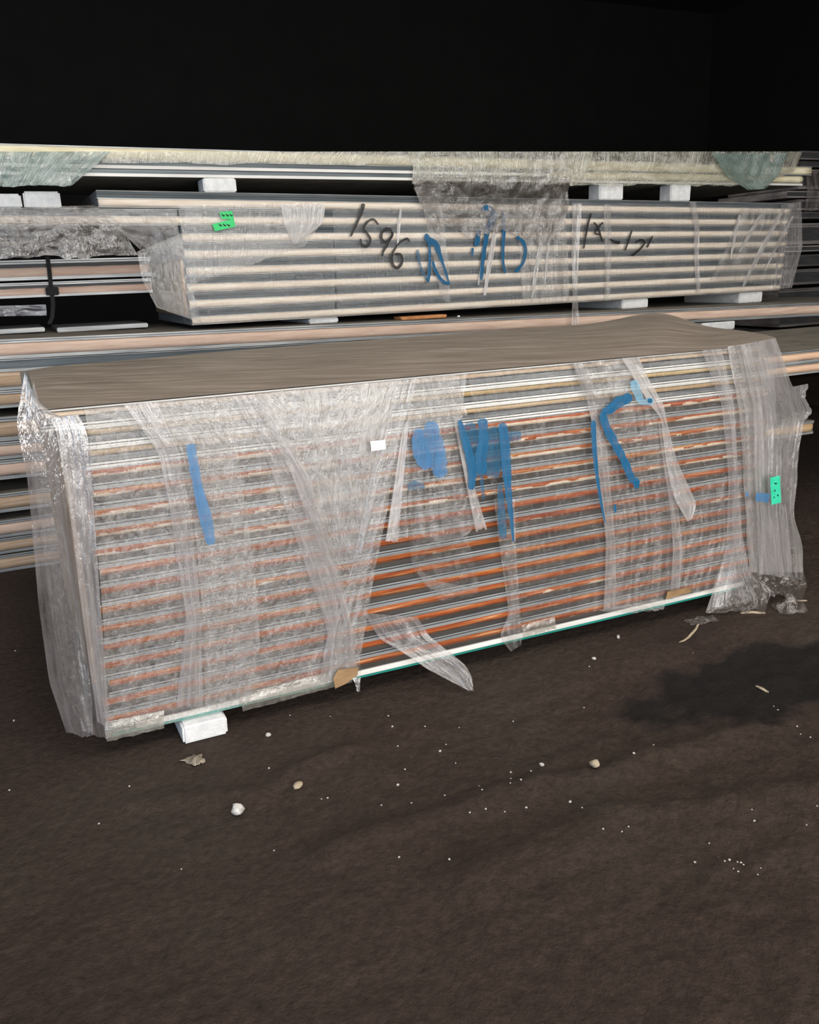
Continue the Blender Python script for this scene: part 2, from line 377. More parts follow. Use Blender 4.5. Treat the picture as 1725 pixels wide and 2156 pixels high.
def make_floor():
    xs = np.concatenate([np.arange(-9, -1.4, 0.5), np.arange(-1.4, 4.2, 0.022), np.arange(4.2, 14.01, 0.5)])
    ys = np.concatenate([np.arange(-8, -2.45, 0.5), np.arange(-2.45, 0.6, 0.022), np.arange(0.6, 13.01, 0.5)])
    V = [(x, y, ground_z(x, y)) for y in ys for x in xs]; nx = len(xs)
    Fc = [(j * nx + i, j * nx + i + 1, (j + 1) * nx + i + 1, (j + 1) * nx + i) for j in range(len(ys) - 1) for i in range(nx - 1)]
    m, nt = mat('dark_mud')
    tc = N(nt, 'ShaderNodeTexCoord').outputs['Object']
    col = ramp(nt, noise_tex(nt, tc, 1.1, (1, 1, 1), 6, 0.6), [(0.3, (0.036, 0.0225, 0.0175)), (0.5, (0.049, 0.0325, 0.025)), (0.7, (0.053, 0.040, 0.030))])
    fine = ramp(nt, noise_tex(nt, tc, 40, (1, 1, 1), 6, 0.7), [(0.3, (0.62, 0.61, 0.60)), (0.7, (1.35, 1.34, 1.33))])
    mx = N(nt, 'ShaderNodeMix', data_type='RGBA', blend_type='MULTIPLY'); mx.inputs[0].default_value = 1
    nt.links.new(col, mx.inputs[6]); nt.links.new(fine, mx.inputs[7])
    # the oily wet patch
    mp = N(nt, 'ShaderNodeMapping'); mp.inputs['Location'].default_value = (-WET[0] / 0.60, -WET[1] / 0.21, 0); mp.inputs['Scale'].default_value = (1 / 0.60, 1 / 0.21, 0)
    nt.links.new(tc, mp.inputs[0])
    ln = N(nt, 'ShaderNodeVectorMath', operation='LENGTH'); nt.links.new(mp.outputs[0], ln.inputs[0])
    e = math_node(nt, 'ADD', ln.outputs['Value'], math_node(nt, 'MULTIPLY', math_node(nt, 'SUBTRACT', noise_tex(nt, tc, 3.2, (1, 1, 1), 4), 0.5), 1.7))
    wet = math_node(nt, 'MULTIPLY', math_node(nt, 'SUBTRACT', 1.10, e), 3.6, True)
    m2 = N(nt, 'ShaderNodeMix', data_type='RGBA'); nt.links.new(math_node(nt, 'MULTIPLY', wet, 0.92), m2.inputs[0])
    nt.links.new(mx.outputs[2], m2.inputs[6]); m2.inputs[7].default_value = (0.0085, 0.0070, 0.0066, 1)
    b = N(nt, 'ShaderNodeBsdfPrincipled'); nt.links.new(m2.outputs[2], b.inputs['Base Color']); b.inputs['Roughness'].default_value = 0.85
    b.inputs['Specular IOR Level'].default_value = 0.25
    bn = N(nt, 'ShaderNodeBump'); bn.inputs['Strength'].default_value = 1.0; bn.inputs['Distance'].default_value = 0.03
    nt.links.new(noise_tex(nt, tc, 26, (1, 1, 1), 8, 0.65), bn.inputs['Height']); nt.links.new(bn.outputs[0], b.inputs['Normal'])
    o = N(nt, 'ShaderNodeOutputMaterial'); nt.links.new(b.outputs[0], o.inputs[0])
    me = mesh(V, Fc); me.materials.append(m)
    f = bpy.data.objects.new('floor', me); C.objects.link(f); f['kind'] = 'structure'
    me.polygons.foreach_set('use_smooth', [True] * len(me.polygons))
WET = on_z(1610, 1420, 0)
make_floor()
def shell(name, x0, x1, y0, y1, z0, z1):
    o = link(name, box(x0, x1, y0, y1, z0, z1, 0), M['shed']); o['kind'] = 'structure'
shell('wall_back', -9, 14, 12.6, 12.8, -0.1, 6.2)
shell('wall_left', -9.2, -9, -7, 12.8, -0.1, 6.2)
shell('wall_right', 14, 14.2, -8, 12.8, -0.1, 6.2)
shell('ceiling', -9.2, 14.2, -7.2, 12.8, 6.2, 6.35)
for b in ((-9, -2.7, 0, 6.2), (5.1, 14, 0, 6.2), (-2.7, 5.1, 4.5, 6.2)): shell('wall_front', b[0], b[1], -7.1, -6.95, b[2], b[3])


# ------------------------------------------------------------------ sandwich panel sections (inset, height, material slot)
def prof_main(t):
    k = t / 0.0588
    P = [(0.001, 0.000, 1), (0.001, 0.0065, 3), (0.008, 0.007, 3), (0.008, 0.0088, 3), (0.002, 0.0092, 1), (0.002, 0.0148, 3), (0.010, 0.0152, 3), (0.010, 0.0165, 2),
         (0.012, 0.0168, 2), (0.006, 0.0325, 3), (0.012, 0.033, 3), (0.012, 0.053, 3), (0.003, 0.0535, 1), (0.003, 0.0583, 1)]
    return [(d, z * k, m) for d, z, m in P]
MAIN_MATS = [M['zinc'], M['zinc'], M['taupe'], M['joint']]
def prof_upper(t):
    P = [(0.004, 0.00, 1), (0.004, 0.04, 3), (0.012, 0.045, 3), (0.012, 0.05, 3), (0.012, 0.50, 3), (0.004, 0.505, 1), (0.004, 0.55, 3), (0.016, 0.56, 2), (0.010, 0.74, 3),
         (0.016, 0.745, 3), (0.016, 0.77, 2), (0.012, 0.775, 2), (0.006, 0.93, 1), (0.004, 0.985, 1)]
    return [(d, z * t, m) for d, z, m in P]
UPPER_MATS = [M['zinc'], M['zinc'], M['blue_groove'], M['joint']]
def prof_loose(t):
    P = [(0.0, 0.00, 1), (0.0, 0.17, 3), (0.006, 0.175, 3), (0.006, 0.80, 3), (0.0, 0.805, 1), (0.0, 0.89, 3), (0.005, 0.895, 3), (0.005, 0.915, 3), (0.0, 0.92, 1), (0.0, 1.0, 1)]
    return [(d, z * t, m) for d, z, m in P]
def prof_groove(t):
    P = [(0.0, 0.00, 1), (0.0, 0.09, 3), (0.006, 0.095, 3), (0.006, 0.60, 3), (0.0, 0.605, 1), (0.0, 0.70, 3), (0.012, 0.705, 2), (0.008, 0.97, 3), (0.0, 0.975, 1), (0.0, 1.0, 1)]
    return [(d, z * t, m) for d, z, m in P]
LOOSE_MATS = [M['dusty_skin'], M['zinc'], M['taupe'], M['joint']]

# ------------------------------------------------------------------ 1. the wrapped bundle in front
bundle = empty('panel_bundle', (1.35, 0.7, GAP), 'large film-wrapped bundle of rusty-edged sandwich panels standing on the mud in front', 'panel bundle')
NP = 17; T = 1.0 / NP
rp = random.Random(3)
for i in range(NP):
    zb = GAP + i * T
    xl = 0.018 + 0.052 * i / NP + rp.uniform(-0.012, 0.012); xr = 2.66 + rp.uniform(-0.02, 0.02)
    if i == NP - 1: xl = -0.045; xr = 2.62
    p = link('panel', profile_bar(prof_main(T), xl, xr, FRONT, zb, zb, 1.30), MAIN_MATS if i < NP - 3 else [M['zinc'], M['white_skin'], M['zinc'], M['joint']], bundle)
    tan = i >= NP - 3
    z0, z1 = (0.036, 0.051) if tan else (0.0325, 0.0535)
    g = rp.uniform(0.85, 1.12)
    fm = foam_strip(xl + 0.004, xr - 0.004, FRONT, zb, zb, z0 * T / 0.0588, z1 * T / 0.0588, 0.008, 220, 7, 0.0013, i + 1)
    pale = 0.66 if i >= 9 else (0.46 if i % 4 == 2 else 0.26)          # lower rows are cream foam, with the highlight band put into their colour
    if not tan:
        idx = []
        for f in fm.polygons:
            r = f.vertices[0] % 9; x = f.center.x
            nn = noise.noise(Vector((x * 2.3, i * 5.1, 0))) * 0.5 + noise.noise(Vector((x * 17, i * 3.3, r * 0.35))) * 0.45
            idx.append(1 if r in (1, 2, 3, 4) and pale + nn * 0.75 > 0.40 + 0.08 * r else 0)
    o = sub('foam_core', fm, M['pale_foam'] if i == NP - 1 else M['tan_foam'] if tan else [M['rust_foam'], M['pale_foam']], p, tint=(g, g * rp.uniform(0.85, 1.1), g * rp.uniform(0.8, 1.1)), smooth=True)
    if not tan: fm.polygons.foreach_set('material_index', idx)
bb = link('bottom_board', box(0.03, 2.58, 0.0, 1.28, GAP - 0.014, GAP - 0.0005, 0.002), M['teal'], bundle)
tag(bb, 'thin teal sheet under the lowest panel')
wl = link('bottom_edge', box(0.10, 2.60, -0.010, 0.004, GAP - 0.001, GAP + 0.016, 0.003), M['white_skin'], bundle)
tag(wl, 'pale edge strip along the foot of the bundle')

# dusty sheet over the top
def make_top():
    front = [(82, 867, -0.014), (300, 848, -0.012), (505, 831, -0.012), (850, 797, -0.012), (1280, 757, -0.012), (1540, 735, -0.02), (1632, 713, 0.02)]
    back = [(58, 780, 1.30), (110, 771, 1.33), (250, 760, 1.36), (430, 743, 1.38), (700, 722, 1.38), (1000, 699, 1.38), (1225, 684, 1.38), (1300, 673, 1.36), (1348, 660, 1.34),
            (1412, 658, 1.28), (1440, 673, 1.15), (1490, 689, 0.92), (1550, 694, 0.62), (1600, 701, 0.30), (1636, 711, 0.05)]
    nu, nv = 130, 30
    Fp = resample(front, nu); Bp = resample(back, nu)
    V = []; U = []
    for j in range(nv):
        v = j / (nv - 1)
        for i in range(nu):
            a = at_y(Fp[i][0], Fp[i][1], Fp[i][2]); b = at_y(Bp[i][0], Bp[i][1], Bp[i][2])
            lo = 1.0 + GAP + 0.004
            if a[2] < lo and i < nu * 0.9: a = at_y(Fp[i][0], Fp[i][1], Fp[i][2]); a[2] = max(a[2], lo)
            q = a * (1 - v) + b * v
            q[2] += math.sin(math.pi * v) * 0.006 * noise.noise(Vector((q[0] * 3, q[1] * 5, 1))) + math.sin(math.pi * min(1, v)) * 0.004 * noise.noise(Vector((q[0] * 11 + q[1] * 9, q[1] * 7 - q[0] * 4, 3)))
            q[2] = max(q[2], lo)
            V.append(q); U.append((q[0], q[1]))
    Fc = []
    for j in range(nv - 1):
        for i in range(nu - 1):
            a = j * nu + i; Fc.append((a, a + 1, a + nu + 1, a + nu))
    return mesh(V, Fc, None, U)
m, nt = mat('dusty_cover')
tc = N(nt, 'ShaderNodeTexCoord').outputs['UV']
mpn = N(nt, 'ShaderNodeMapping'); mpn.inputs['Rotation'].default_value = (0, 0, 0.5); nt.links.new(tc, mpn.inputs[0])
col = ramp(nt, noise_tex(nt, mpn.outputs[0], 5, (0.5, 3, 1), 6, 0.6), [(0.3, (0.20, 0.158, 0.126)), (0.52, (0.295, 0.242, 0.196)), (0.75, (0.45, 0.385, 0.32))])
b = N(nt, 'ShaderNodeBsdfPrincipled'); nt.links.new(col, b.inputs['Base Color']); b.inputs['Roughness'].default_value = 0.62
bn = N(nt, 'ShaderNodeBump'); bn.inputs['Strength'].default_value = 0.6; bn.inputs['Distance'].default_value = 0.012
nt.links.new(noise_tex(nt, mpn.outputs[0], 6, (0.5, 4, 1), 5, 0.6), bn.inputs['Height']); nt.links.new(bn.outputs[0], b.inputs['Normal'])
o = N(nt, 'ShaderNodeOutputMaterial'); nt.links.new(b.outputs[0], o.inputs[0])
tag(link('top_cover', make_top(), m, bundle, smooth=True), 'dusty brown sheet covering the top')

sd = [0]
def wrap(parent, name, left, right, pl, out, fm, label=None, **kw):
    sd[0] += 1
    o = link(name, drape(left, right, pl, out, seed=sd[0], **kw), fm, parent, smooth=True)
    if label: o['label'] = label
    return o
# film over the left half of the face, crumpled and milky
wrap(bundle, 'wrap_film', [(178, 862, 0.004), (184, 900, 0.016), (190, 980, 0.024), (205, 1150, 0.016), (218, 1320, 0.014), (222, 1556, 0.012)], [(862, 798, 0.004), (850, 840, 0.018), (835, 950, 0.024), (815, 1080, 0.016), (790, 1200, 0.014), (752, 1428, 0.012)], FRONT, 0.014, F_CRUMPLE, 'crumpled cloudy film over the left half', nu=120, nv=90, amp=0.009, ku=14, kv=6)
wrap(bundle, 'wrap_film', [(180, 864, 0.006), (300, 905, 0.030), (330, 945, 0.034)], [(860, 799, 0.006), (845, 845, 0.030), (790, 905, 0.034)], FRONT, 0.026, F_THIN, 'shiny film pulled over the top edge', nu=100, nv=24, amp=0.010, ku=20, kv=2, ragged=5)
wrap(bundle, 'film_fold', [(492, 835), (560, 960), (640, 1180), (690, 1330), (672, 1440)], [(545, 830), (650, 1000), (715, 1200), (745, 1330), (752, 1424)], FRONT, 0.032, F_FOLD, 'gathered film fold slanting down to the right', nu=26, nv=70, amp=0.010, ku=5, kv=3)
wrap(bundle, 'film_fold', [(822, 803), (790, 960), (745, 1180), (700, 1330), (690, 1438)], [(878, 797), (828, 1000), (775, 1200), (748, 1330), (762, 1420)], FRONT, 0.036, F_THIN, nu=26, nv=70, amp=0.009, ku=5, kv=3)
wrap(bundle, 'wrap_film', [(530, 833, 0.01), (600, 960), (660, 1120), (690, 1190)], [(840, 801, 0.01), (806, 960), (782, 1090), (762, 1170)], FRONT, 0.024, F_CLOUD, 'cloudy doubled film between the two slanting folds', nu=80, nv=60, amp=0.009, ku=9, kv=5, ragged=16)
wrap(bundle, 'film_fold', [(262, 852), (335, 955), (365, 1120), (392, 1310), (372, 1485)], [(330, 846), (378, 955), (408, 1120), (424, 1310), (428, 1490)], FRONT, 0.030, F_FOLD, nu=20, nv=60, amp=0.008, ku=4, kv=3)
wrap(bundle, 'wrap_film', [(330, 846), (385, 955), (412, 1120), (428, 1310), (432, 1500)], [(492, 836), (500, 960), (535, 1180), (548, 1350), (530, 1478)], FRONT, 0.024, F_CRUMPLE, nu=40, nv=70, amp=0.010, ku=7, kv=7)
# the end of the bundle at the left
EL = [(52, 784, -0.95), (34, 890, -0.62), (58, 1010, -0.42), (82, 1280, -0.18), (104, 1440, -0.08), (140, 1546, -0.03)]
wrap(bundle, 'end_film', EL, [(86, 866, 0.02), (184, 895, 0.018), (196, 1000, 0.02), (204, 1160, 0.022), (216, 1330, 0.025), (226, 1550, 0.012)], FRONT, 0.02, F_END, 'loose shiny film sagging over the left end', nu=50, nv=90, amp=0.022, ku=6, kv=3, ragged=6)
wrap(bundle, 'end_film', [(70, 800, -0.5), (62, 905, -0.35), (75, 1040, -0.25), (110, 1300, -0.10), (135, 1450, -0.05), (175, 1540, 0.0)], [(88, 866, 0.03), (112, 900, 0.03), (128, 1060, 0.03), (170, 1300, 0.03), (192, 1450, 0.03), (196, 1545, 0.02)], FRONT, 0.03, F_THIN, nu=30, nv=70, amp=0.018, ku=4, kv=4)
wrap(bundle, 'film_fold', [(108, 880, 0.03), (118, 905, 0.04), (150, 1100, 0.045), (178, 1330, 0.045), (205, 1520, 0.03)], [(165, 873, 0.03), (184, 910, 0.04), (200, 1100, 0.04), (216, 1330, 0.04), (232, 1535, 0.025)], FRONT, 0.04, F_FOLD, 'rounded film fold along the left corner', nu=18, nv=70, amp=0.008, ku=3, kv=3)
for k, (a, bx) in enumerate([((0.075, 0.20), (0.10, 0.95))]):
    cc = link('corner_strip', box(-0.004, 0.016, 0.05, 1.15, GAP + 0.15, GAP + 0.80, 0.004), M['card'], bundle); tag(cc, 'brown upright strip behind the film on the left end')  # plain brown slab set on the left end face
# middle and right
wrap(bundle, 'wrap_film', [(852, 798), (832, 940), (822, 1060), (816, 1140)], [(985, 787), (968, 900), (1000, 1040), (1022, 1122)], FRONT, 0.022, F_THIN, nu=50, nv=60, amp=0.010, ku=12, kv=2, ragged=22)
wrap(bundle, 'wrap_film', [(855, 798), (862, 900)], [(965, 789), (985, 880)], FRONT, 0.034, F_CRUMPLE, 'bunched film under the top edge', nu=40, nv=30, amp=0.012, ku=14, kv=2, ragged=30)
wrap(bundle, 'film_strip_or_glint', [(848, 900), (832, 1010), (812, 1140)], [(862, 880), (850, 1010), (838, 1140)], FRONT, 0.036, F_MILK, nu=8, nv=40, amp=0.005, ku=2, kv=3, ragged=6)
wrap(bundle, 'film_strip_or_glint', [(955, 880), (978, 1000), (1002, 1118)], [(968, 880), (992, 1000), (1026, 1112)], FRONT, 0.036, F_MILK, nu=8, nv=40, amp=0.005, ku=2, kv=3, ragged=8)
wrap(bundle, 'film_strip_or_glint', [(866, 1060), (862, 1130), (868, 1190), (885, 1225), (930, 1262)], [(975, 1060), (985, 1130), (1000, 1190), (1008, 1225), (1008, 1250)], FRONT, 0.020, F_CLEAR, nu=30, nv=40, amp=0.008, ku=4, kv=3, ragged=8)
wrap(bundle, 'film_fold', [(878, 1205), (900, 1235), (940, 1256)], [(884, 1200), (915, 1222), (1006, 1240)], FRONT, 0.024, F_THIN, nu=8, nv=30, amp=0.004, ku=3, kv=3)
wrap(bundle, 'film_tail', [(765, 1290, 0.02), (800, 1345, 0.025), (850, 1375, 0.04), (905, 1412, 0.10), (960, 1440, 0.16), (985, 1452, 0.18)], [(880, 1300, 0.02), (905, 1340, 0.03), (945, 1372, 0.05), (980, 1400, 0.10), (994, 1425, 0.14), (998, 1458, 0.17)], FRONT, 0.03, F_FOLD, 'torn film tail trailing onto the mud', nu=26, nv=50, amp=0.014, ku=4, kv=3, ragged=10)
wrap(bundle, 'wrap_film', [(985, 788), (1010, 940), (1060, 1100), (1072, 1180), (1078, 1318)], [(1215, 765), (1245, 900), (1262, 1050), (1276, 1160), (1272, 1284)], FRONT, 0.014, F_CLEAR, 'clear tight film over the middle', nu=70, nv=70, amp=0.004, ku=16, kv=3)
wrap(bundle, 'film_strip_or_glint', [(1040, 1050), (1056, 1180), (1072, 1290), (1052, 1342), (1076, 1372)], [(1084, 1050), (1088, 1180), (1096, 1290), (1100, 1330), (1098, 1358)], FRONT, 0.022, F_THIN, nu=14, nv=50, amp=0.007, ku=3, kv=4)
wrap(bundle, 'film_fold', [(1205, 764), (1240, 850), (1258, 980), (1276, 1140), (1272, 1284)], [(1225, 763), (1268, 850), (1282, 980), (1296, 1140), (1300, 1276)], FRONT, 0.028, F_FOLD, nu=12, nv=60, amp=0.006, ku=3, kv=3)
wrap(bundle, 'wrap_film', [(1205, 764), (1245, 880), (1262, 1000), (1278, 1150), (1270, 1286)], [(1345, 751), (1385, 850), (1400, 960), (1424, 1100), (1416, 1262)], FRONT, 0.020, F_THIN, nu=50, nv=70, amp=0.009, ku=8, kv=3)
wrap(bundle, 'wrap_film', [(1215, 764), (1235, 805), (1262, 850)], [(1340, 751), (1330, 790), (1318, 838)], FRONT, 0.034, F_THIN, nu=30, nv=24, amp=0.012, ku=5, kv=3, ragged=14)
wrap(bundle, 'film_strip_or_glint', [(1310, 754), (1336, 800), (1368, 850), (1392, 880), (1402, 970), (1420, 1050), (1448, 1098)], [(1345, 751), (1368, 800), (1398, 852), (1405, 890), (1426, 970), (1468, 1062), (1458, 1092)], FRONT, 0.040, F_MILK, 'twisted rope of milky film', nu=12, nv=60, amp=0.010, ku=3, kv=5)
wrap(bundle, 'film_strip_or_glint', [(1386, 890), (1398, 980), (1412, 1080), (1418, 1160), (1410, 1262)], [(1398, 890), (1414, 980), (1430, 1080), (1438, 1160), (1430, 1256)], FRONT, 0.034, F_FOLD, nu=8, nv=60, amp=0.006, ku=2, kv=4)
wrap(bundle, 'wrap_film', [(1412, 1060), (1425, 1140), (1414, 1262)], [(1532, 1000), (1534, 1140), (1512, 1240)], FRONT, 0.016, F_THIN, nu=40, nv=40, amp=0.006, ku=7, kv=3)
wrap(bundle, 'wrap_film', [(1360, 749), (1405, 880), (1428, 1040)], [(1490, 738), (1524, 880), (1534, 1010)], FRONT, 0.013, F_CLEAR, nu=40, nv=40, amp=0.004, ku=8, kv=3)
wrap(bundle, 'film_fold', [(1478, 737), (1520, 850), (1534, 1000), (1530, 1150), (1512, 1215), (1486, 1290, 0.07)], [(1520, 734), (1546, 850), (1556, 1000), (1562, 1120), (1578, 1200, 0.05), (1618, 1256, 0.06)], FRONT, 0.030, F_FOLD, 'film fold flaring out over the mud at the right', nu=22, nv=70, amp=0.010, ku=5, kv=3, ragged=8)
wrap(bundle, 'wrap_film', [(1500, 735), (1535, 850), (1545, 1000), (1545, 1150), (1530, 1240)], [(1580, 728), (1605, 850), (1610, 1000), (1612, 1150), (1600, 1240)], FRONT, 0.020, F_THIN, nu=40, nv=60, amp=0.009, ku=8, kv=2)
ER = [(1634, 712, 0.0), (1664, 800, -0.10), (1696, 872, -0.12), (1684, 950, -0.10), (1672, 1080, -0.05), (1690, 1150, -0.06), (1692, 1222, -0.08)]
wrap(bundle, 'end_film', [(1532, 730, 0.012), (1556, 860, 0.034), (1566, 1000, 0.034), (1572, 1110, 0.034), (1580, 1205, 0.034)], ER, FRONT, 0.03, F_HEAVY, 'heavy milky film over the right end', nu=60, nv=80, amp=0.016, ku=9, kv=2, ragged=8, rag_side=3)
wrap(bundle, 'end_film', [(1560, 727, 0.04), (1585, 850, 0.045), (1590, 1000, 0.045), (1600, 1210, 0.045)], [(1632, 714, 0.02), (1655, 800, -0.02), (1672, 900, -0.03), (1662, 1060, 0.0), (1680, 1215, 0.0)], FRONT, 0.04, F_FOLD, nu=40, nv=70, amp=0.014, ku=7, kv=2, ragged=8)
wrap(bundle, 'film_tail', [(1664, 815, -0.10), (1676, 850, -0.10), (1684, 868, -0.10), (1678, 885, -0.1)], [(1702, 808, -0.12), (1696, 840, -0.12), (1712, 866, -0.12), (1690, 892, -0.12)], FRONT, -0.1, F_FOLD, 'torn film scrap at the right end', nu=12, nv=20, amp=0.012, ku=3, kv=3, rag_side=5)
wrap(bundle, 'film_tail', [(1580, 1205, 0.03), (1575, 1225, 0.06), (1600, 1250, 0.10)], [(1694, 1205, -0.05), (1700, 1235, 0.0), (1690, 1262, 0.04)], FRONT, 0.03, F_MUD, 'muddy film hem lying on the ground', nu=40, nv=20, amp=0.03, ku=6, kv=3, ragged=10)
wrap(bundle, 'film_tail', [(1486, 1290, 0.07), (1500, 1292, 0.08), (1530, 1290, 0.09)], [(1600, 1215, 0.04), (1625, 1245, 0.08), (1612, 1286, 0.12)], FRONT, 0.07, F_MUD, nu=40, nv=16, amp=0.025, ku=6, kv=2, ragged=8)
wrap(bundle, 'film_tail', [(1258, 1285, 0.025), (1290, 1290, 0.04), (1340, 1288, 0.05)], [(1395, 1258, 0.025), (1402, 1268, 0.05), (1398, 1282, 0.06)], FRONT, 0.03, F_THIN, nu=40, nv=12, amp=0.012, ku=8, kv=2, ragged=7)
wrap(bundle, 'film_tail', [(742, 1428, 0.03), (748, 1440, 0.035), (752, 1456, 0.04)], [(760, 1424, 0.03), (758, 1440, 0.035), (758, 1456, 0.04)], FRONT, 0.03, F_FOLD, nu=6, nv=16, amp=0.003, ku=2, kv=2)
for hem in (([(222, 1520, 0.016), (220, 1540, 0.022), (226, 1562, 0.012)], [(345, 1496, 0.016), (345, 1512, 0.022), (346, 1533, 0.012)]), ([(505, 1462, 0.018), (507, 1478, 0.024), (512, 1498, 0.012)], [(738, 1404, 0.018), (740, 1418, 0.024), (742, 1436, 0.012)]),
            ([(1098, 1316, 0.016), (1100, 1328, 0.02), (1102, 1342, 0.012)], [(1168, 1298, 0.016), (1170, 1310, 0.02), (1172, 1324, 0.012)])):
    wrap(bundle, 'film_hem', hem[0], hem[1], FRONT, 0.02, F_HEM, nu=40, nv=12, amp=0.004, ku=4, kv=2, ragged=3)
tag(link('tape_patch', quad_label([(702, 1428), (712, 1410), (756, 1405), (752, 1422), (728, 1440), (706, 1450)], FRONT, 0.05), M['card'], bundle), 'brown tape patch at the bottom edge')
tag(link('tape_patch', quad_label([(1402, 1262), (1406, 1246), (1450, 1236), (1458, 1246)], FRONT, 0.042), M['card'], bundle), 'brown tape patch near the right bottom')
# paint and labels on the film
Z2, Z4, K = (800, 680), (1225, 640), 3.45
PF = 0.046
def mark(parent, pts, material, org, k, pl, out, name='paint_mark', label=None):
    o = link(name, stroke(pts, pl, out, org, k), material, parent)
    if label: o['label'] = label
mark(bundle, [(1385, 880, 70), (1400, 980, 75), (1440, 1200, 70), (1490, 1400, 90), (1535, 1610, 70)], P_SKY, (0, 680), K, FRONT, PF, label='long pale blue paint stroke at the left')
mark(bundle, [(290, 770, 70), (280, 860, 95), (310, 970, 110), (350, 1060, 70)], P_SKY, Z2, K, FRONT, PF, label='smeared pale blue paint patch')
mark(bundle, [(370, 715, 80), (390, 860, 140), (420, 1000, 130), (450, 1120, 90)], P_SKY, Z2, K, FRONT, PF + 0.001)
mark(bundle, [(578, 705, 30), (610, 820, 55), (650, 960, 65), (672, 1080, 60), (665, 1210, 40)], P_BLUE, Z2, K, FRONT, PF, label='dark blue brush stroke')
mark(bundle, [(745, 695, 70), (755, 850, 75), (735, 980, 90), (740, 1095, 70)], P_BLUE, Z2, K, FRONT, PF)
mark(bundle, [(640, 720, 60), (690, 860, 130), (710, 1000, 140), (720, 1120, 110)], P_BLUE_THIN, Z2, K, FRONT, PF - 0.002, label='thin blue paint wash')
mark(bundle, [(820, 760, 90), (840, 900, 110), (830, 1020, 110), (810, 1120, 100)], P_BLUE_THIN, Z2, K, FRONT, PF - 0.002)
mark(bundle, [(890, 725, 60), (908, 880, 75), (920, 1060, 65), (940, 1280, 45), (958, 1440, 30), (970, 1590, 14)], P_BLUE, Z2, K, FRONT, PF + 0.002)
mark(bundle, [(872, 1170, 30), (882, 1330, 50), (890, 1480, 60), (898, 1570, 40)], P_BLUE_THIN, Z2, K, FRONT, PF)
mark(bundle, [(738, 1110, 26), (745, 1200, 24), (755, 1280, 16)], P_BLUE_THIN, Z2, K, FRONT, PF)
mark(bundle, [(935, 825, 70), (985, 822, 70), (1028, 820, 66)], P_BLUE_THIN, Z2, K, FRONT, PF - 0.003)
mark(bundle, [(200, 1200, 40), (260, 1180, 60), (330, 1190, 30)], P_BLUE_THIN, Z2, K, FRONT, PF)
mark(bundle, [(345, 650, 40), (325, 690, 80), (270, 715, 75), (205, 765, 65), (150, 790, 50)], P_BLUE, Z4, K, FRONT, PF, label='angular blue paint stroke')
mark(bundle, [(150, 785, 50), (175, 880, 60), (240, 1010, 60), (310, 1140, 55), (352, 1240, 55), (385, 1290, 50), (415, 1275, 40)], P_BLUE, Z4, K, FRONT, PF)
mark(bundle, [(388, 1285, 34), (400, 1330, 30), (412, 1290, 24)], P_BLUE, Z4, K, FRONT, PF)
mark(bundle, [(85, 845, 34), (88, 950, 38), (96, 1080, 34), (110, 1230, 26), (135, 1400, 20), (170, 1590, 14)], P_BLUE, Z4, K, FRONT, PF)
mark(bundle, [(240, 1455, 18), (243, 1490, 22), (246, 1515, 10)], P_BLUE, Z4, K, FRONT, PF)
mark(bundle, [(375, 555, 60), (405, 640, 60), (440, 710, 50), (520, 705, 50)], paint('faint_blue_paint', (0.20, 0.45, 0.62), 0.55, 0.2), Z4, K, FRONT, PF + 0.004, label='faint blue paint on the twisted film')
mark(bundle, [(480, 700, 26), (515, 705, 32)], P_BLUE, Z4, K, FRONT, PF + 0.006)
mark(bundle, [(1265, 1400, 60), (1310, 1405, 70), (1362, 1412, 66)], P_SKY, Z4, K, FRONT, 0.075, label='small blue paint patch beside the green label')
mark(bundle, [(1200, 1365, 24), (1205, 1400, 24)], P_SKY, Z4, K, FRONT, PF + 0.004)
gl = link('label_sticker', quad_label([(1622, 1006), (1643, 1001), (1645, 1058), (1625, 1063)], FRONT, 0.076), M['mint'], bundle); gl['label'] = 'mint green label on the right end'
for pts in ([(1402, 1300, 7), (1412, 1306, 9), (1420, 1300, 6)], [(1408, 1350, 8), (1402, 1362, 9)], [(1424, 1385, 8), (1430, 1396, 8)], [(1398, 1400, 7), (1402, 1408, 8)]):
    link('label_print', stroke(pts, FRONT, 0.0775, Z4, K), P_BLACK, gl)
ws = link('paper_sticker', quad_label([(780, 929), (811, 926), (813, 946), (782, 950)], FRONT, 0.046), M['white_label'], bundle); ws['label'] = 'small white sticker'

# ------------------------------------------------------------------ foam blocks on the floor
fb = tag(link('foam_block', box(0.232, 0.376, -0.045, 0.55, 0.0, GAP - 0.0145, 0.007, 0.003), M['eps']), 'white foam block carrying the left foot of the large front bundle', 'foam block')

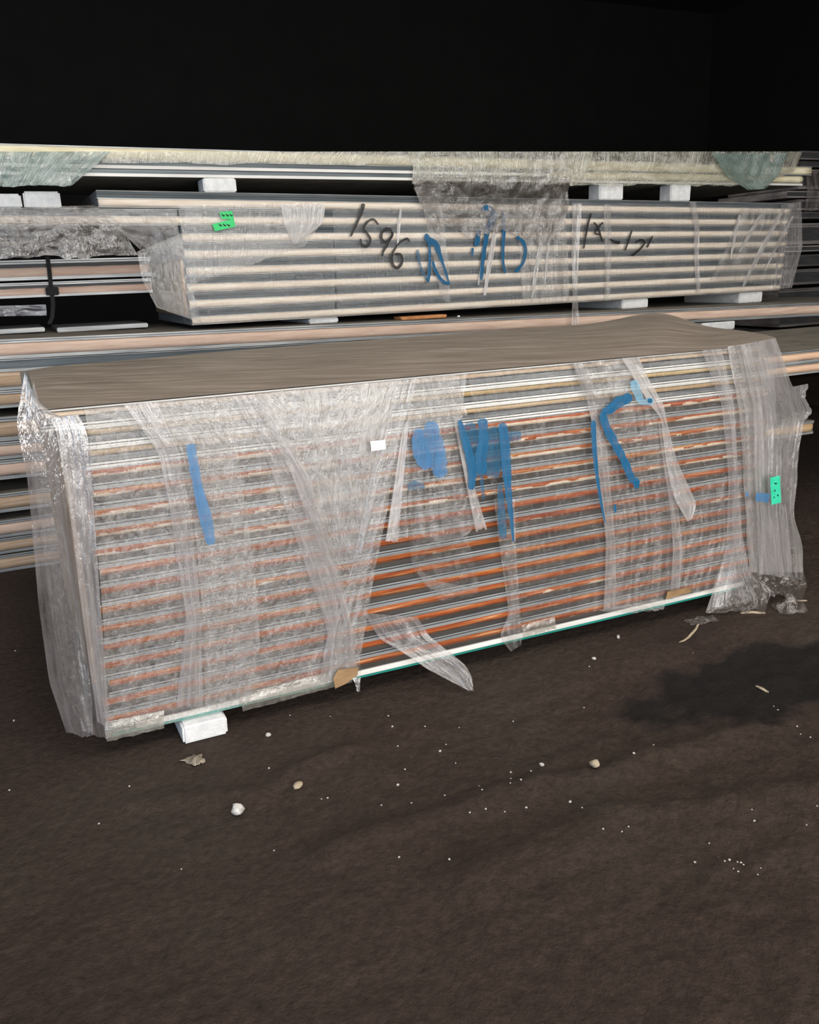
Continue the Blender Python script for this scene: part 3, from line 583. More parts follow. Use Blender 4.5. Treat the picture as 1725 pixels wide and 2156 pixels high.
# ------------------------------------------------------------------ 2. loose long panels behind
def z_on(pl, px, py, off=0.0): return on(pl, px, py, -off)[2]
ORD = ['topmost', 'second', 'third', 'fourth', 'fifth', 'sixth', 'seventh', 'eighth', 'ninth', 'lowest']
ROWS = [(715, 757, 'pink'), (758.5, 822, 'tan'), (823.5, 860, 'tan'), (879, 930, 'tan'), (932, 968, 'pink'), (970, 1011, 'pink'), (1040, 1080, 'tan'), (1097, 1133, 'pink'), (1135, 1167, 'tan'), (1170, 1208, 'tan')]
def loose_panel(x0, x1, pl, b0, b1, t, depth, foam, label, group, seed, tint=(1, 1, 1), pf=prof_loose, c0=0.175, c1=0.80):
    root = empty('sandwich_panel', ((x0 + x1) / 2, pl.y((x0 + x1) / 2) + depth / 2, min(b0, b1)), label, 'panel', group)
    link('metal_skin', profile_bar(pf(t), x0, x1, pl, b0, b1, depth), LOOSE_MATS if pf is prof_loose else [M['dusty_skin'], M['zinc'], M['blue_groove'], M['joint']], root)
    link('foam_core', foam_strip(x0 + 0.003, x1 - 0.003, pl, b0, b1, c0 * t, c1 * t, 0.004, 70, 4, 0.0012, seed), foam, root, tint=tint, smooth=True)
    return root
prevb = None
for i, (ya, yb, f) in enumerate(ROWS):
    zt = z_on(LONG, 0, ya); zb = max(0.001, z_on(LONG, 0, yb))
    if i == 0:
        ztr = z_on(LONG, 1725, 637); zbr = z_on(LONG, 1725, 667)
        xl0 = on(LONG, 0, 735)[0]; xr0 = on(LONG, 1725, 652)[0]; t = zt - zb
        s = (ztr - zt) / (xr0 - xl0); xa, xb = -1.6, 6.6
        loose_panel(xa, xb, LONG, zt - t + s * (xa - xl0), zt - t + s * (xb - xl0), t, 1.15, M['pink_foam'], 'topmost long sandwich panel running behind the front bundle, foam edge bare', 'long panels stacked behind the bundle', 31)
        P1 = (zt, s, xl0, t)
    else:
        fm = {'pink': M['pink_foam'], 'tan': M['tan_foam']}[f]
        lift = lambda x: P1[1] * (x - P1[2]) if i < 6 else 0.0
        loose_panel(-1.6, 2.9, LONG, max(0.001, zb + lift(-1.6)), max(0.001, zb + lift(2.9)), (zt - zb) if zb > 0.0015 else zt - 0.002, 1.15, fm, ORD[i] + ' long sandwich panel from the top in the stack left of the front bundle', 'long panels stacked behind the bundle', 31 + i, (0.98, 1.02, 1.2) if f == 'tan' else (1, 1, 1), *((prof_groove, 0.095, 0.60) if i == 1 else ()))
def p1_top(x): return P1[0] + P1[1] * (x - P1[2])
gb = z_on(LONG, 0, 1011); gt = z_on(LONG, 0, 1040)
RT = 0.86 + GAP
a = on_z(1725, 736, RT); RPL = Plane(a[1] + 0.02, 2.0, a[0])
rt = 0.062
for k in range(2):
    loose_panel(3.25, 7.4, RPL, RT - rt * (k + 1), RT - rt * (k + 1), rt, 1.1, M['pink_foam'], ['upper', 'lower'][k] + ' of two loose panels jutting out behind the right end of the bundle', 'loose panels at the right', 60 + k, (1.1, 1.02, 0.9))
st0 = at_y(1690, 905, RPL.y(3.6) + 0.15); st1 = at_y(1714, 895, RPL.y(3.6) + 0.15)
SP = Plane(st0[1])
loose_panel(st1[0] - 0.9, st1[0], SP, st0[2] - 0.03, st0[2] - 0.03, 0.075, 0.8, M['tan_foam'], 'short panel end poking out low behind the right end of the bundle', None, 71)
# ------------------------------------------------------------------ 3. upper wrapped bundle
ub = on(UPPER, 420, 684)[2]; ubr = on(UPPER, 1645, 611)[2]; ut = on(UPPER, 420, 402)[2]; utr = on(UPPER, 1660, 428)[2]
xu0 = on(UPPER, 400, 560)[0]; xu1 = on(UPPER, 1652, 520)[0]
upper = empty('panel_bundle', ((xu0 + xu1) / 2, UPPER.y(3.2) + 0.5, ub), 'film-wrapped bundle of pale panels marked 1596 in black, lying on the long panels', 'panel bundle')
NU = 8; LEFT = [403, 397, 393, 390, 386, 381, -900, 205]
uz = []
for i in range(NU):
    z0l = ub + (ut - ub) * i / NU; z0r = ubr + (utr - ubr) * i / NU
    tl = (ut - ub + utr - ubr) / 2 / NU
    pyl = 684 - (684 - 402) * (i + 0.5) / NU
    x0 = on(UPPER, LEFT[i], pyl)[0] if LEFT[i] > 0 else -1.4
    x1 = on(UPPER, 1644 + 3 * i, 611 - 23 * (i + .5))[0]
    s = (z0r - z0l) / (xu1 - xu0)
    b0 = z0l + s * (x0 - xu0); b1 = z0l + s * (x1 - xu0)
    p = link('panel', profile_bar(prof_upper(tl), x0, x1, UPPER, b0, b1, 1.0), UPPER_MATS, upper)
    uz.append((b0, b1, x0, x1, tl))
    g = rp.uniform(0.95, 1.08)
    sub('foam_core', foam_strip(x0 + 0.004, x1 - 0.004, UPPER, b0, b1, 0.045 * tl, 0.505 * tl, 0.012, 90, 5, 0.0012, 80 + i), M['cream_foam'], p, tint=(g, g, g), smooth=True)
def u_top(x): 
    b0, b1, x0, x1, tl = uz[-1]; return b0 + (b1 - b0) * (x - x0) / (x1 - x0) + tl
def u_bot(x):
    b0, b1, x0, x1, tl = uz[0]; return b0 + (b1 - b0) * (x - x0) / (x1 - x0)
cx = uz[3][2]
tag(link('corner_strip', box(cx - 0.022, cx - 0.004, UPPER.y(cx) + 0.02, UPPER.y(cx) + 0.9, ub + 0.05, ub + 0.34, 0.004), M['card'], upper), 'brown card on the left end')
UO = 0.012
wrap(upper, 'wrap_film', [(345, 500), (388, 560), (420, 682)], [(700, 490), (705, 560), (705, 662)], UPPER, UO, F_CLEAR, 'clear film over the left of the face', nu=60, nv=40, amp=0.005, ku=14, kv=3)
wrap(upper, 'wrap_film', [(375, 432), (385, 500), (400, 600)], [(680, 425), (685, 460), (640, 520)], UPPER, UO + 0.004, F_THIN, nu=60, nv=30, amp=0.005, ku=14, kv=2, ragged=8)
wrap(upper, 'film_strip_or_glint', [(590, 430), (598, 470), (618, 515)], [(685, 432), (680, 470), (630, 512)], UPPER, 0.022, F_MILK, 'small milky film flap near the writing', nu=16, nv=20, amp=0.004, ku=4, kv=2)
wrap(upper, 'wrap_film', [(700, 440), (708, 560), (710, 658)], [(1200, 420), (1204, 520), (1208, 634)], UPPER, UO, F_CLEAR, nu=70, nv=40, amp=0.004, ku=18, kv=2)
wrap(upper, 'wrap_film', [(1085, 430), (1095, 540), (1100, 640)], [(1190, 425), (1195, 520), (1200, 634)], UPPER, UO + 0.008, F_THIN, nu=30, nv=40, amp=0.007, ku=10, kv=2)
wrap(upper, 'wrap_film', [(1205, 425), (1208, 520), (1210, 634)], [(1640, 432), (1632, 520), (1622, 612)], UPPER, UO, F_CLEAR, nu=70, nv=40, amp=0.004, ku=18, kv=2)
wrap(upper, 'film_strip_or_glint', [(1205, 430), (1204, 520), (1206, 612, 0.03), (1206, 634, 0.14), (1205, 648, 0.285), (1203, 692, 0.30)], [(1225, 428), (1220, 520), (1216, 612, 0.03), (1217, 634, 0.14), (1218, 648, 0.285), (1222, 692, 0.30)], UPPER, 0.026, F_FOLD, 'pale film strip hanging below the bundle', nu=8, nv=50, amp=0.005, ku=2, kv=4)
wrap(upper, 'film_strip_or_glint', [(1272, 430), (1274, 520), (1272, 634)], [(1286, 430), (1288, 520), (1284, 632)], UPPER, 0.022, F_THIN, nu=6, nv=40, amp=0.004, ku=2, kv=3)
wrap(upper, 'film_strip_or_glint', [(1452, 425), (1462, 480), (1462, 540), (1466, 615)], [(1466, 425), (1474, 480), (1472, 540), (1476, 615)], UPPER, 0.024, F_FOLD, nu=6, nv=40, amp=0.005, ku=2, kv=3)
wrap(upper, 'wrap_film', [(1560, 438), (1530, 520), (1495, 590)], [(1660, 440), (1650, 520), (1630, 600)], UPPER, 0.022, F_THIN, nu=40, nv=40, amp=0.008, ku=7, kv=3)
wrap(upper, 'end_film', [(1645, 432, 0.02), (1640, 520, 0.02), (1628, 610, 0.02)], [(1688, 424, -0.10), (1690, 520, -0.12), (1668, 606, -0.12)], UPPER, 0.02, F_FOLD, 'loose film over the right end', nu=20, nv=40, amp=0.02, ku=4, kv=2)
wrap(upper, 'end_film', [(288, 530, -0.35), (300, 590, -0.30), (330, 648, -0.22)], [(385, 490, 0.015), (396, 580, 0.015), (425, 680, 0.012)], UPPER, 0.0, F_THIN, 'shiny film over the left end', nu=30, nv=40, amp=0.02, ku=5, kv=3)
wrap(upper, 'end_film', [(330, 610, -0.2), (345, 636, -0.1), (360, 655, -0.05)], [(390, 615, 0.02), (400, 650, 0.02), (425, 680, 0.02)], UPPER, 0.0, F_CRUMPLE, nu=20, nv=20, amp=0.016, ku=5, kv=3)
wrap(upper, 'wrap_film', [(205, 440), (235, 470), (300, 530)], [(372, 440), (375, 480), (390, 540)], UPPER, 0.02, F_THIN, nu=30, nv=30, amp=0.012, ku=5, kv=3)
wrap(upper, 'film_strip_or_glint', [(870, 396), (890, 430), (905, 500), (915, 560), (930, 630)], [(930, 396), (935, 430), (938, 500), (945, 560), (948, 640)], UPPER, 0.022, F_THIN, nu=16, nv=50, amp=0.008, ku=4, kv=4)
wrap(upper, 'film_bunch', [(868, 374, 0.085), (874, 398, 0.06), (885, 430), (915, 482)], [(1204, 372, 0.085), (1196, 400, 0.06), (1198, 436), (1175, 505)], UPPER, 0.040, F_GREY, 'bunched dusty film hanging over the top edge', nu=80, nv=36, amp=0.022, ku=10, kv=3, ragged=34)
for q, (a, b2, w) in enumerate((((1640, 448), (1562, 604), 9), ((1600, 452), (1556, 530), 8), ((1556, 452), (1538, 545), 5), ((1668, 455), (1610, 570), 5), ((1042, 468), (1018, 622), 9), ((1030, 470), (1006, 600), 5), ((1140, 492), (1118, 628), 7), ((1158, 480), (1146, 610), 4), ((842, 440), (836, 520), 5))):
    wrap(upper, 'film_strip_or_glint', [a, ((a[0] + b2[0]) / 2 - 3, (a[1] + b2[1]) / 2), b2], [(a[0] + w, a[1]), ((a[0] + b2[0]) / 2 + w - 1, (a[1] + b2[1]) / 2), (b2[0] + w * 0.6, b2[1])], UPPER, 0.026, F_MILK, nu=5, nv=40, amp=0.004, ku=2, kv=5)  # diagonal glints on the film, modelled as thin milky strips
ZU, ZR, KU = (560, 320), (1125, 320), 2.875
INK = 0.030
for pts in ([(590, 312, 30), (578, 365, 18), (545, 440, 17), (512, 512, 14)],
            [(682, 440, 10), (650, 408, 14), (612, 425, 16), (590, 465, 16), (612, 492, 16), (632, 530, 16), (612, 570, 18), (580, 560, 16), (572, 525, 10)],
            [(770, 500, 16), (745, 466, 20), (705, 482, 20), (698, 520, 18), (725, 545, 16), (760, 515, 16), (768, 482, 12)],
            [(765, 500, 14), (735, 560, 14), (712, 598, 16), (703, 632, 12)],
            [(870, 545, 10), (855, 525, 14), (815, 545, 10), (778, 590, 14), (760, 640, 18), (772, 688, 20), (800, 700, 18), (824, 665, 18), (815, 622, 16), (780, 618, 14)]):
    mark(upper, pts, P_BLACK, ZU, KU, UPPER, INK, 'marker_writing', 'black handwritten figure of the number 1596')
for pts in ([(345, 370, 12), (328, 430, 14), (312, 510, 12), (300, 585, 10)], [(362, 425, 10), (385, 455, 12), (400, 500, 14), (415, 545, 10)], [(418, 425, 12), (390, 455, 12), (368, 490, 10), (400, 500, 8)],
            [(458, 525, 6), (480, 540, 14), (520, 550, 24)], [(592, 474, 10), (572, 535, 12), (550, 598, 10)], [(612, 548, 8), (648, 532, 12), (668, 550, 14), (640, 590, 12), (592, 628, 14)], [(718, 508, 10), (702, 540, 12), (684, 578, 12)]):
    mark(upper, pts, P_BLACK, ZR, KU, UPPER, INK, 'marker_writing', 'black handwritten stroke at the right of the bundle')
for pts in ([(968, 495, 20), (985, 530, 40), (1030, 560, 36), (1052, 620, 22), (1080, 700, 14), (1112, 805, 14)], [(990, 540, 18), (992, 640, 16), (988, 740, 18), (980, 790, 16)], [(918, 590, 18), (928, 660, 18), (950, 730, 16), (985, 785, 14)], [(1008, 660, 18), (1035, 735, 20), (1075, 785, 20), (1110, 800, 20)],
            [(1300, 345, 20), (1350, 345, 44), (1375, 395, 48), (1345, 470, 36), (1328, 560, 26), (1312, 680, 24), (1305, 775, 20)], [(1290, 470, 24), (1280, 540, 30), (1272, 570, 20)], [(1252, 580, 16), (1250, 632, 10)], [(1440, 368, 16), (1442, 470, 20), (1436, 580, 20), (1436, 660, 18), (1450, 735, 12)], [(1518, 512, 20), (1558, 545, 22), (1572, 600, 18), (1555, 675, 18), (1508, 728, 16)]):
    mark(upper, pts, P_BLUE if pts[0][0] != 918 else P_BLUE_THIN, ZU, KU, UPPER, INK, 'paint_mark', 'teal blue brush stroke on the film')
for pts in ([(462, 447), (489, 444), (493, 462), (467, 461)], [(447, 472), (492, 461), (496, 477), (453, 487)]):
    g2 = link('label_sticker', quad_label(pts, UPPER, 0.032), M['green'], upper); g2['label'] = 'bright green label scrap'
    cxp = sum(p[0] for p in pts) / 4; cyp = sum(p[1] for p in pts) / 4
    for dx in (-8, 1, 9):
        link('label_print', stroke([(cxp + dx - 3, cyp - 3, 2), (cxp + dx + 1, cyp + 1, 3), (cxp + dx + 3, cyp - 1, 2)], UPPER, 0.0335), P_BLACK, g2)
# loose film sheet hanging off the second panel at the left
sheet = tag(link('film_sheet', drape([(-60, 440, 0.04), (-60, 470, 0.05), (-60, 548, 0.05)], [(200, 432, 0.05), (250, 470, 0.06), (290, 535, 0.05)], UPPER, 0.05, nu=70, nv=40, amp=0.018, ku=7, kv=3, seed=91, ragged=10), F_GREY, smooth=True), 'crumpled grey film sheet hung over the panel edge at upper left', 'plastic film')

# blocks under it
def blk(px0, px1, base, top, off, depth, label, pl=UPPER):
    py = 600
    def find(px, z):
        lo, hi = 0.0, 2156.0
        for _ in range(45):
            mid = (lo + hi) / 2
            if on(pl, px, mid, -off)[2] > z: lo = mid
            else: hi = mid
        return on(pl, px, (lo + hi) / 2, -off)
    A = find(px0, base); B = find(px1, base)
    b = base if base > RT + 0.05 and base > u_top(3) - 0.2 else max(base, p1_top(A[0]) + 0.001 if base > RT + 0.05 else base); me = box(A[0], B[0], A[1], A[1] + depth, b, top, 0.006, 0.002)
    return tag(link('foam_block', me, M['eps']), label, 'foam block')
def xpx(px, py=650): return on(UPPER, px, py, 0)[0]
for px0, px1, lab in ((652, 712, 'white foam block under the bundle marked 1596, left of three'), (1310, 1362, 'white foam block under the bundle marked 1596, below the right writing'), (1556, 1602, 'pinkish foam block under the right end of the bundle marked 1596')):
    x = xpx((px0 + px1) / 2); blk(px0, px1, p1_top(x) + 0.001, u_bot(x) - 0.002, 0.03, 0.6, lab)
x = on(LONG, 1510, 687)[0]
blk(1478, 1548, RT + 0.001, p1_top(x) + P1[1] * 0.4 - P1[3] - 0.002, 0.0, 0.5, 'white foam block between the topmost long panel and the loose panels at right', LONG)

A = on(UPPER, 848, 672, 0.04); B = on(UPPER, 940, 664, 0.04); zq = p1_top(A[0]) + 0.001
me = box(A[0], B[0], A[1], A[1] + 0.12, zq, zq + 0.018, 0.004, 0.012)
tag(link('card_scrap', me, M['rust_card']), 'orange brown scrap of card under the bundle marked 1596', 'scrap')
A = on(UPPER, 966, 668, 0.05); me = lump(0.010, 21); me.transform(Matrix.Translation((A[0], A[1], p1_top(A[0] - 0.02) + 0.001)))
tag(link('foam_chunk', me, M['eps'], smooth=True), 'white foam chunk on the topmost long panel, below the bundle marked 1596', 'foam chunk')

# ------------------------------------------------------------------ 4. strapped panels at the left, behind
MID = Plane(2.62)
mx0, mx1 = -1.5, on(MID, 318, 580)[0] - 0.0
strapped = []
for i, (ya, yb, f) in enumerate([(549, 592, 'pink'), (597, 629, 'pink')]):
    zt = z_on(MID, 0, ya); zb = z_on(MID, 0, yb)
    strapped.append((zb, zt))
root = empty('strapped_panels', ((mx0 + mx1) / 2, 3.1, strapped[1][0]), 'pair of panels tied with a black strap, left of the upper bundle', 'panel bundle')
for i, (zb, zt) in enumerate(strapped):
    p = link('panel', profile_bar(prof_loose(zt - zb), mx0, mx1, MID, zb, zb, 1.0), [M['zinc'], M['zinc'], M['taupe'], M['joint']], root)
    sub('foam_core', foam_strip(mx0, mx1 - 0.003, MID, zb, zb, 0.115 * (zt - zb), 0.62 * (zt - zb), 0.004, 50, 4, 0.0012, 95 + i), M['pink_foam'], p, tint=(0.95, 0.92, 0.92), smooth=True)
def ribbon(pts, w, pl, out, th=0.003):
    V = []; Fc = []
    for (x, y) in pts:
        for s in (-1, 1):
            for o_ in (out, out - th): V.append(on(pl, x + s * w / 2, y, o_))
    for i in range(len(pts) - 1):
        a = i * 4
        for q, r in ((0, 2), (2, 3), (3, 1), (1, 0)): Fc.append((a + q, a + r, a + r + 4, a + q + 4))
    return mesh(V, Fc)
sp = link('strap', ribbon([(100, 540), (104, 570), (107, 600), (112, 640), (110, 668), (104, 682)], 9, MID, 0.012), M['strap'], root); sp['label'] = 'black strap'
bk = box(0, 1, 0, 1, 0, 1, 0.1)
A = on(MID, 97, 622); B = on(MID, 122, 604)
link('buckle', box(A[0], B[0], MID.y(0) - 0.028, MID.y(0) - 0.010, A[2], B[2], 0.004), M['strap'], sp)
for px0, px1, ya, yb, lab in ((-120, 93, 672, 686, 'flat pale sheet strip under the strapped panels, left of the strap'), (118, 312, 666, 683, 'flat greyish sheet strip under the strapped panels, right of the strap')):
    A = on(MID, px0, (ya + yb) / 2); B = on(MID, px1, (ya + yb) / 2)
    zb = p1_top(A[0]) + 0.001
    tag(link('flat_sheet', box(A[0], B[0], MID.y(0) + 0.02, MID.y(0) + 0.5, zb, zb + 0.024, 0.004), M['zinc']), lab, 'sheet')

tag(link('film_sheet', drape([(-40, 645), (-40, 656), (-40, 667)], [(96, 641), (98, 652), (98, 664)], MID, 0.004, nu=30, nv=12, amp=0.012, ku=5, kv=2, seed=141),
         film('bluish_film', 0.30, 0.2, 0.1, (0.22, 0.25, 0.34), 0.1, 0.9, 40, (1, 0.3), 0.25), smooth=True), 'bluish film sagging in the dark gap below the strapped panels', 'plastic film')
# foam blocks standing on the long panel at upper left
b0, b1, x0, x1, tl = uz[6]
for px0, px1, ya, yb, lab in ((-30, 46, 408, 442, 'cream foam block at the upper left edge, outermost of two'), (49, 128, 403, 434, 'cream foam block with a torn film corner, beside the outermost one')):
    A = on(UPPER, px0, (ya + yb) / 2, -0.10); B = on(UPPER, px1, (ya + yb) / 2, -0.10)
    zb = b0 + (b1 - b0) * ((A[0] + B[0]) / 2 - x0) / (x1 - x0) + tl + 0.001; zt = on(UPPER, (px0 + px1) / 2, ya, -0.10)[2]
    tag(link('foam_block', box(A[0], B[0], A[1], A[1] + 0.3, zb, zt, 0.008, 0.003), M['eps']), lab, 'foam block')

# ------------------------------------------------------------------ 5. top bundle
top = empty('panel_bundle', (2.0, 2.8, u_top(2.5) + 0.05), 'topmost film-wrapped bundle of cream panels above the one marked 1596', 'panel bundle')
TPL = Plane(2.19, 4.0)
def zt_(px, py): return on(TPL, px, py)[2]
xa = on(TPL, 215, 366)[0]; xb = on(TPL, 1690, 392)[0]; za = zt_(215, 371); zb = zt_(1690, 391)
xb1 = on(TPL, 1712, 345)[0]
sl = (zb - za) / (xb - xa)
z1a = zt_(215, 337); tha = z1a - za
P = [(0.0, 0.0, 1), (0.0, 0.20, 2), (0.012, 0.22, 2), (0.010, 0.45, 3), (0.016, 0.46, 3), (0.016, 0.50, 1), (0.008, 0.51, 1), (0.008, 0.72, 2), (0.012, 0.73, 2), (0.008, 1.0, 1)]
X0 = -1.5
p = link('panel', profile_bar([(d, z * tha, k) for d, z, k in P], X0, xb, TPL, za + sl * (X0 - xa), zb, 1.0), [M['dusty_skin'], M['white_skin'], M['blue_groove'], M['joint']], top)
t2 = zt_(215, 318) - z1a
p2 = link('panel', profile_bar([(0.004, 0, 1), (0.004, 0.08, 3), (0.010, 0.09, 3), (0.010, 0.9, 1), (0.004, 0.91, 1), (0.004, 1.0, 1)] and [(d, z * 0.064, k) for d, z, k in [(0.004, 0, 1), (0.004, 0.08, 3), (0.010, 0.09, 3), (0.010, 0.9, 1), (0.004, 0.91, 1), (0.004, 1.0, 1)]], X0, xb1, TPL, z1a + sl * (X0 - xa), z1a + sl * (xb1 - xa), 1.0), [M['dusty_skin'], M['zinc'], M['blue_groove'], M['joint']], top)
YF = surface('yellow_foam', [(0.3, (0.62, 0.54, 0.34)), (0.6, (0.80, 0.74, 0.54)), (0.8, (0.88, 0.84, 0.68))], 9, (0.6, 3, 5), 0.7, 0, 0.5, 60)
sub('foam_core', foam_strip(X0, xb1 - 0.004, TPL, z1a + sl * (X0 - xa), z1a + sl * (xb1 - xa), 0.006, 0.058, 0.006, 90, 4, 0.0015, 120), YF, p2, smooth=True)
sub('foam_core', foam_strip(on(TPL, 1160, 370)[0], xb - 0.004, TPL, za + sl * (on(TPL, 1160, 370)[0] - xa), zb, 0.02, 0.9 * tha, 0.012, 60, 5, 0.002, 121), YF, p, smooth=True)
wrap(top, 'wrap_film', [(860, 319), (870, 350), (868, 384)], [(1250, 319), (1240, 360), (1215, 388)], TPL, 0.03, F_YELLOW, 'crumpled yellowish film', nu=80, nv=30, amp=0.014, ku=12, kv=2, ragged=12)
wrap(top, 'wrap_film', [(1190, 319), (1195, 360), (1200, 390)], [(1690, 319), (1675, 360), (1590, 394)], TPL, 0.03, F_YELLOW, nu=90, nv=30, amp=0.016, ku=14, kv=3, ragged=8)
wrap(top, 'wrap_film', [(215, 319), (215, 342)], [(900, 319), (880, 350)], TPL, 0.02, F_YELLOW, nu=80, nv=14, amp=0.006, ku=20, kv=1, ragged=6)
wrap(top, 'wrap_film', [(1110, 325), (1118, 370), (1125, 386)], [(1195, 325), (1195, 370), (1190, 386)], TPL, 0.05, F_THIN, nu=24, nv=40, amp=0.014, ku=6, kv=2, ragged=20)
wrap(top, 'film_fold', [(1500, 322, 0.05), (1530, 370, 0.05), (1575, 400, 0.05)], [(1660, 322, 0.04), (1640, 370, 0.04), (1612, 398, 0.04)], TPL, 0.05, F_TEAL, 'greenish film gathered near the right end', nu=24, nv=24, amp=0.016, ku=6, kv=2)
wrap(top, 'wrap_film', [(-120, 319), (-110, 350), (-100, 392)], [(235, 319), (205, 345), (150, 392)], TPL, 0.045, F_TEAL, 'teal tinted film over the left end', nu=50, nv=24, amp=0.014, ku=9, kv=2, ragged=4)
# blocks that carry it
for px0, px1, off, lab in ((430, 498, 0.02, 'white foam block between the two upper bundles, left of the green label'), (1412, 1452, 0.02, 'white foam block between the two upper bundles, near their right end'), (1262, 1310, 0.03, 'film-covered foam block between the two upper bundles, right of the bunched film')):
    x = on(UPPER, (px0 + px1) / 2, 392)[0]
    blk(px0, px1, u_top(x) + 0.001, za + sl * (x - xa) - 0.002, off, 0.12, lab)
A = on(TPL, 80, 376, -0.01); B = on(TPL, 148, 376, -0.01)
tag(link('foam_block', box(A[0], B[0], A[1] - 0.04, A[1] + 0.02, on(TPL, 110, 389)[2], on(TPL, 110, 364)[2], 0.006), M['eps'], top), 'white foam piece caught under the teal film')

# ------------------------------------------------------------------ 6. dark stack far behind at the right
FAR = Plane(4.6)
fx0 = on(FAR, 1640, 500)[0]; fx1 = fx0 + 3.0
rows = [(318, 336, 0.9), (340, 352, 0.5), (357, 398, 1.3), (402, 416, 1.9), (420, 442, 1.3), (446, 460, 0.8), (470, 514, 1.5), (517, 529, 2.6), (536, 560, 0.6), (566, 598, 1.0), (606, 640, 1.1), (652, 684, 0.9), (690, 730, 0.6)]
zlast = None
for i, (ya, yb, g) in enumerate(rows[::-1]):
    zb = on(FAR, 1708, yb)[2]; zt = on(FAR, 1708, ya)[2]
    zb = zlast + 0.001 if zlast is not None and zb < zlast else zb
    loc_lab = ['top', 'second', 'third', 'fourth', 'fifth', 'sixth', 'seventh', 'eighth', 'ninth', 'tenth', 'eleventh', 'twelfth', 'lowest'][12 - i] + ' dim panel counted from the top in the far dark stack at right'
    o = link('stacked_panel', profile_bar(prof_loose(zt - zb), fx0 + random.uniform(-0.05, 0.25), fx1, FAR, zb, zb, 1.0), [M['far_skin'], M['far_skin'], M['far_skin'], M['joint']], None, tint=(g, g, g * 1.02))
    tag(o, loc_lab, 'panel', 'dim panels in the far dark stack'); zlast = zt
lowest = on(FAR, 1708, 730)[2]
wrapfar = tag(link('film_sheet', drape([(1696, 362), (1700, 400), (1694, 445)], [(1760, 360), (1765, 400), (1760, 440)], FAR, 0.03, nu=24, nv=24, amp=0.02, ku=6, kv=2, seed=133), F_MUD, smooth=True), 'grey film hanging on the far dark stack at right', 'plastic film')

# ------------------------------------------------------------------ small things on the mud
def put(name, me, material, px, py, label, cat, rot=0.0, group=None, sink=0.001):
    w = on_z(px, py, 0.0); w = on_z(px, py, ground_z(w[0], w[1]))
    me.materials.append(material); o = bpy.data.objects.new(name, me); C.objects.link(o)
    o.location = (w[0], w[1], ground_z(w[0], w[1]) - sink); o.rotation_euler = (0, 0, rot)
    me.polygons.foreach_set('use_smooth', [True] * len(me.polygons)); return tag(o, label, cat, group)
put('foam_chunk', lump(0.017, 1, 2, (1, 0.9, 0.95), 0.6), M['crumb'], 501, 1715, 'largest white foam chunk on the mud, alone at lower left', 'foam chunk')
put('pebble', lump(0.016, 2, 2, (1.1, 0.8, 0.5), 0.25), M['tan_stone'], 628, 1657, 'smooth tan pebble on the mud below the bundle', 'pebble', 0.6)
put('stone_chip', lump(0.017, 5, 2, (1, 0.9, 0.7), 0.5), M['tan_stone'], 1253, 1617, 'jagged yellowish stone chip on the mud at right', 'stone')
put('foam_chunk', lump(0.0085, 8), M['crumb'], 565, 1550, 'small white foam chunk right of the floor block', 'foam chunk')
put('foam_chunk', lump(0.009, 9, 2, (1.6, 0.7, 0.6)), M['crumb'], 1302, 1343, 'long white foam chip in front of the bundle, near its right half', 'foam chunk', 0.9)
put('foam_chunk', lump(0.0085, 10), M['crumb'], 1251, 1389, 'round white foam chunk below the middle of the bundle', 'foam chunk')
put('foam_chunk', lump(0.0075, 11), M['crumb'], 1141, 1611, 'white foam chunk left of the jagged stone chip', 'foam chunk')
def scrap(pts, label, name, fm, seed, nu=18, nv=10, cat='plastic film', h=0.012):
    (a, b, c, d) = [on_z(x, y, 0) for x, y in pts]; V = []; U = []; Fc = []
    for j in range(nv):
        for i in range(nu):
            u, v = i / (nu - 1), j / (nv - 1); p = (a * (1 - u) + b * u) * (1 - v) + (d * (1 - u) + c * u) * v
            e = 0.010 * noise.noise(Vector((u * 5, v * 5, seed)))
            edge = math.sin(math.pi * u) * math.sin(math.pi * v)
            x, y = p[0] + e, p[1] + e * 0.7
            z = ground_z(x, y) + 0.003 + h * (0.25 + edge) * abs(noise.noise(Vector((u * 4 + seed, v * 4, seed))) + 0.25)
            V.append((x, y, z)); U.append((u * 0.2, v * 0.1))
    for j in range(nv - 1):
        for i in range(nu - 1):
            q = j * nu + i; Fc.append((q, q + 1, q + nu + 1, q + nu))
    return tag(link(name, mesh(V, Fc, None, U), fm, None, smooth=True), label, cat)
SC = surface('dirty_paper', [(0.3, (0.10, 0.08, 0.06)), (0.55, (0.24, 0.20, 0.15)), (0.8, (0.45, 0.38, 0.30))], 30, (1, 1, 1), 0.7, 0, 0.4, 90)
scrap([(378, 1600), (425, 1588), (432, 1604), (410, 1611)], 'crumpled tan scrap on the mud below the white floor block', 'plastic_scrap', SC, 2, h=0.03)
scrap([(1440, 1308), (1500, 1296), (1517, 1308), (1460, 1318)], 'dirty torn film lying on the mud by the right end of the bundle', 'film_scrap', F_MUD, 3, h=0.03)
scrap([(1622, 1276), (1692, 1266), (1702, 1288), (1646, 1294)], 'muddy crumpled film heap at the right end of the bundle', 'film_scrap', F_MUD, 4, 26, 16, h=0.06)
scrap([(1340, 1276), (1395, 1264), (1400, 1276), (1370, 1288)], 'frayed film shred on the mud under the bundle edge', 'film_scrap', F_THIN, 6, h=0.03)
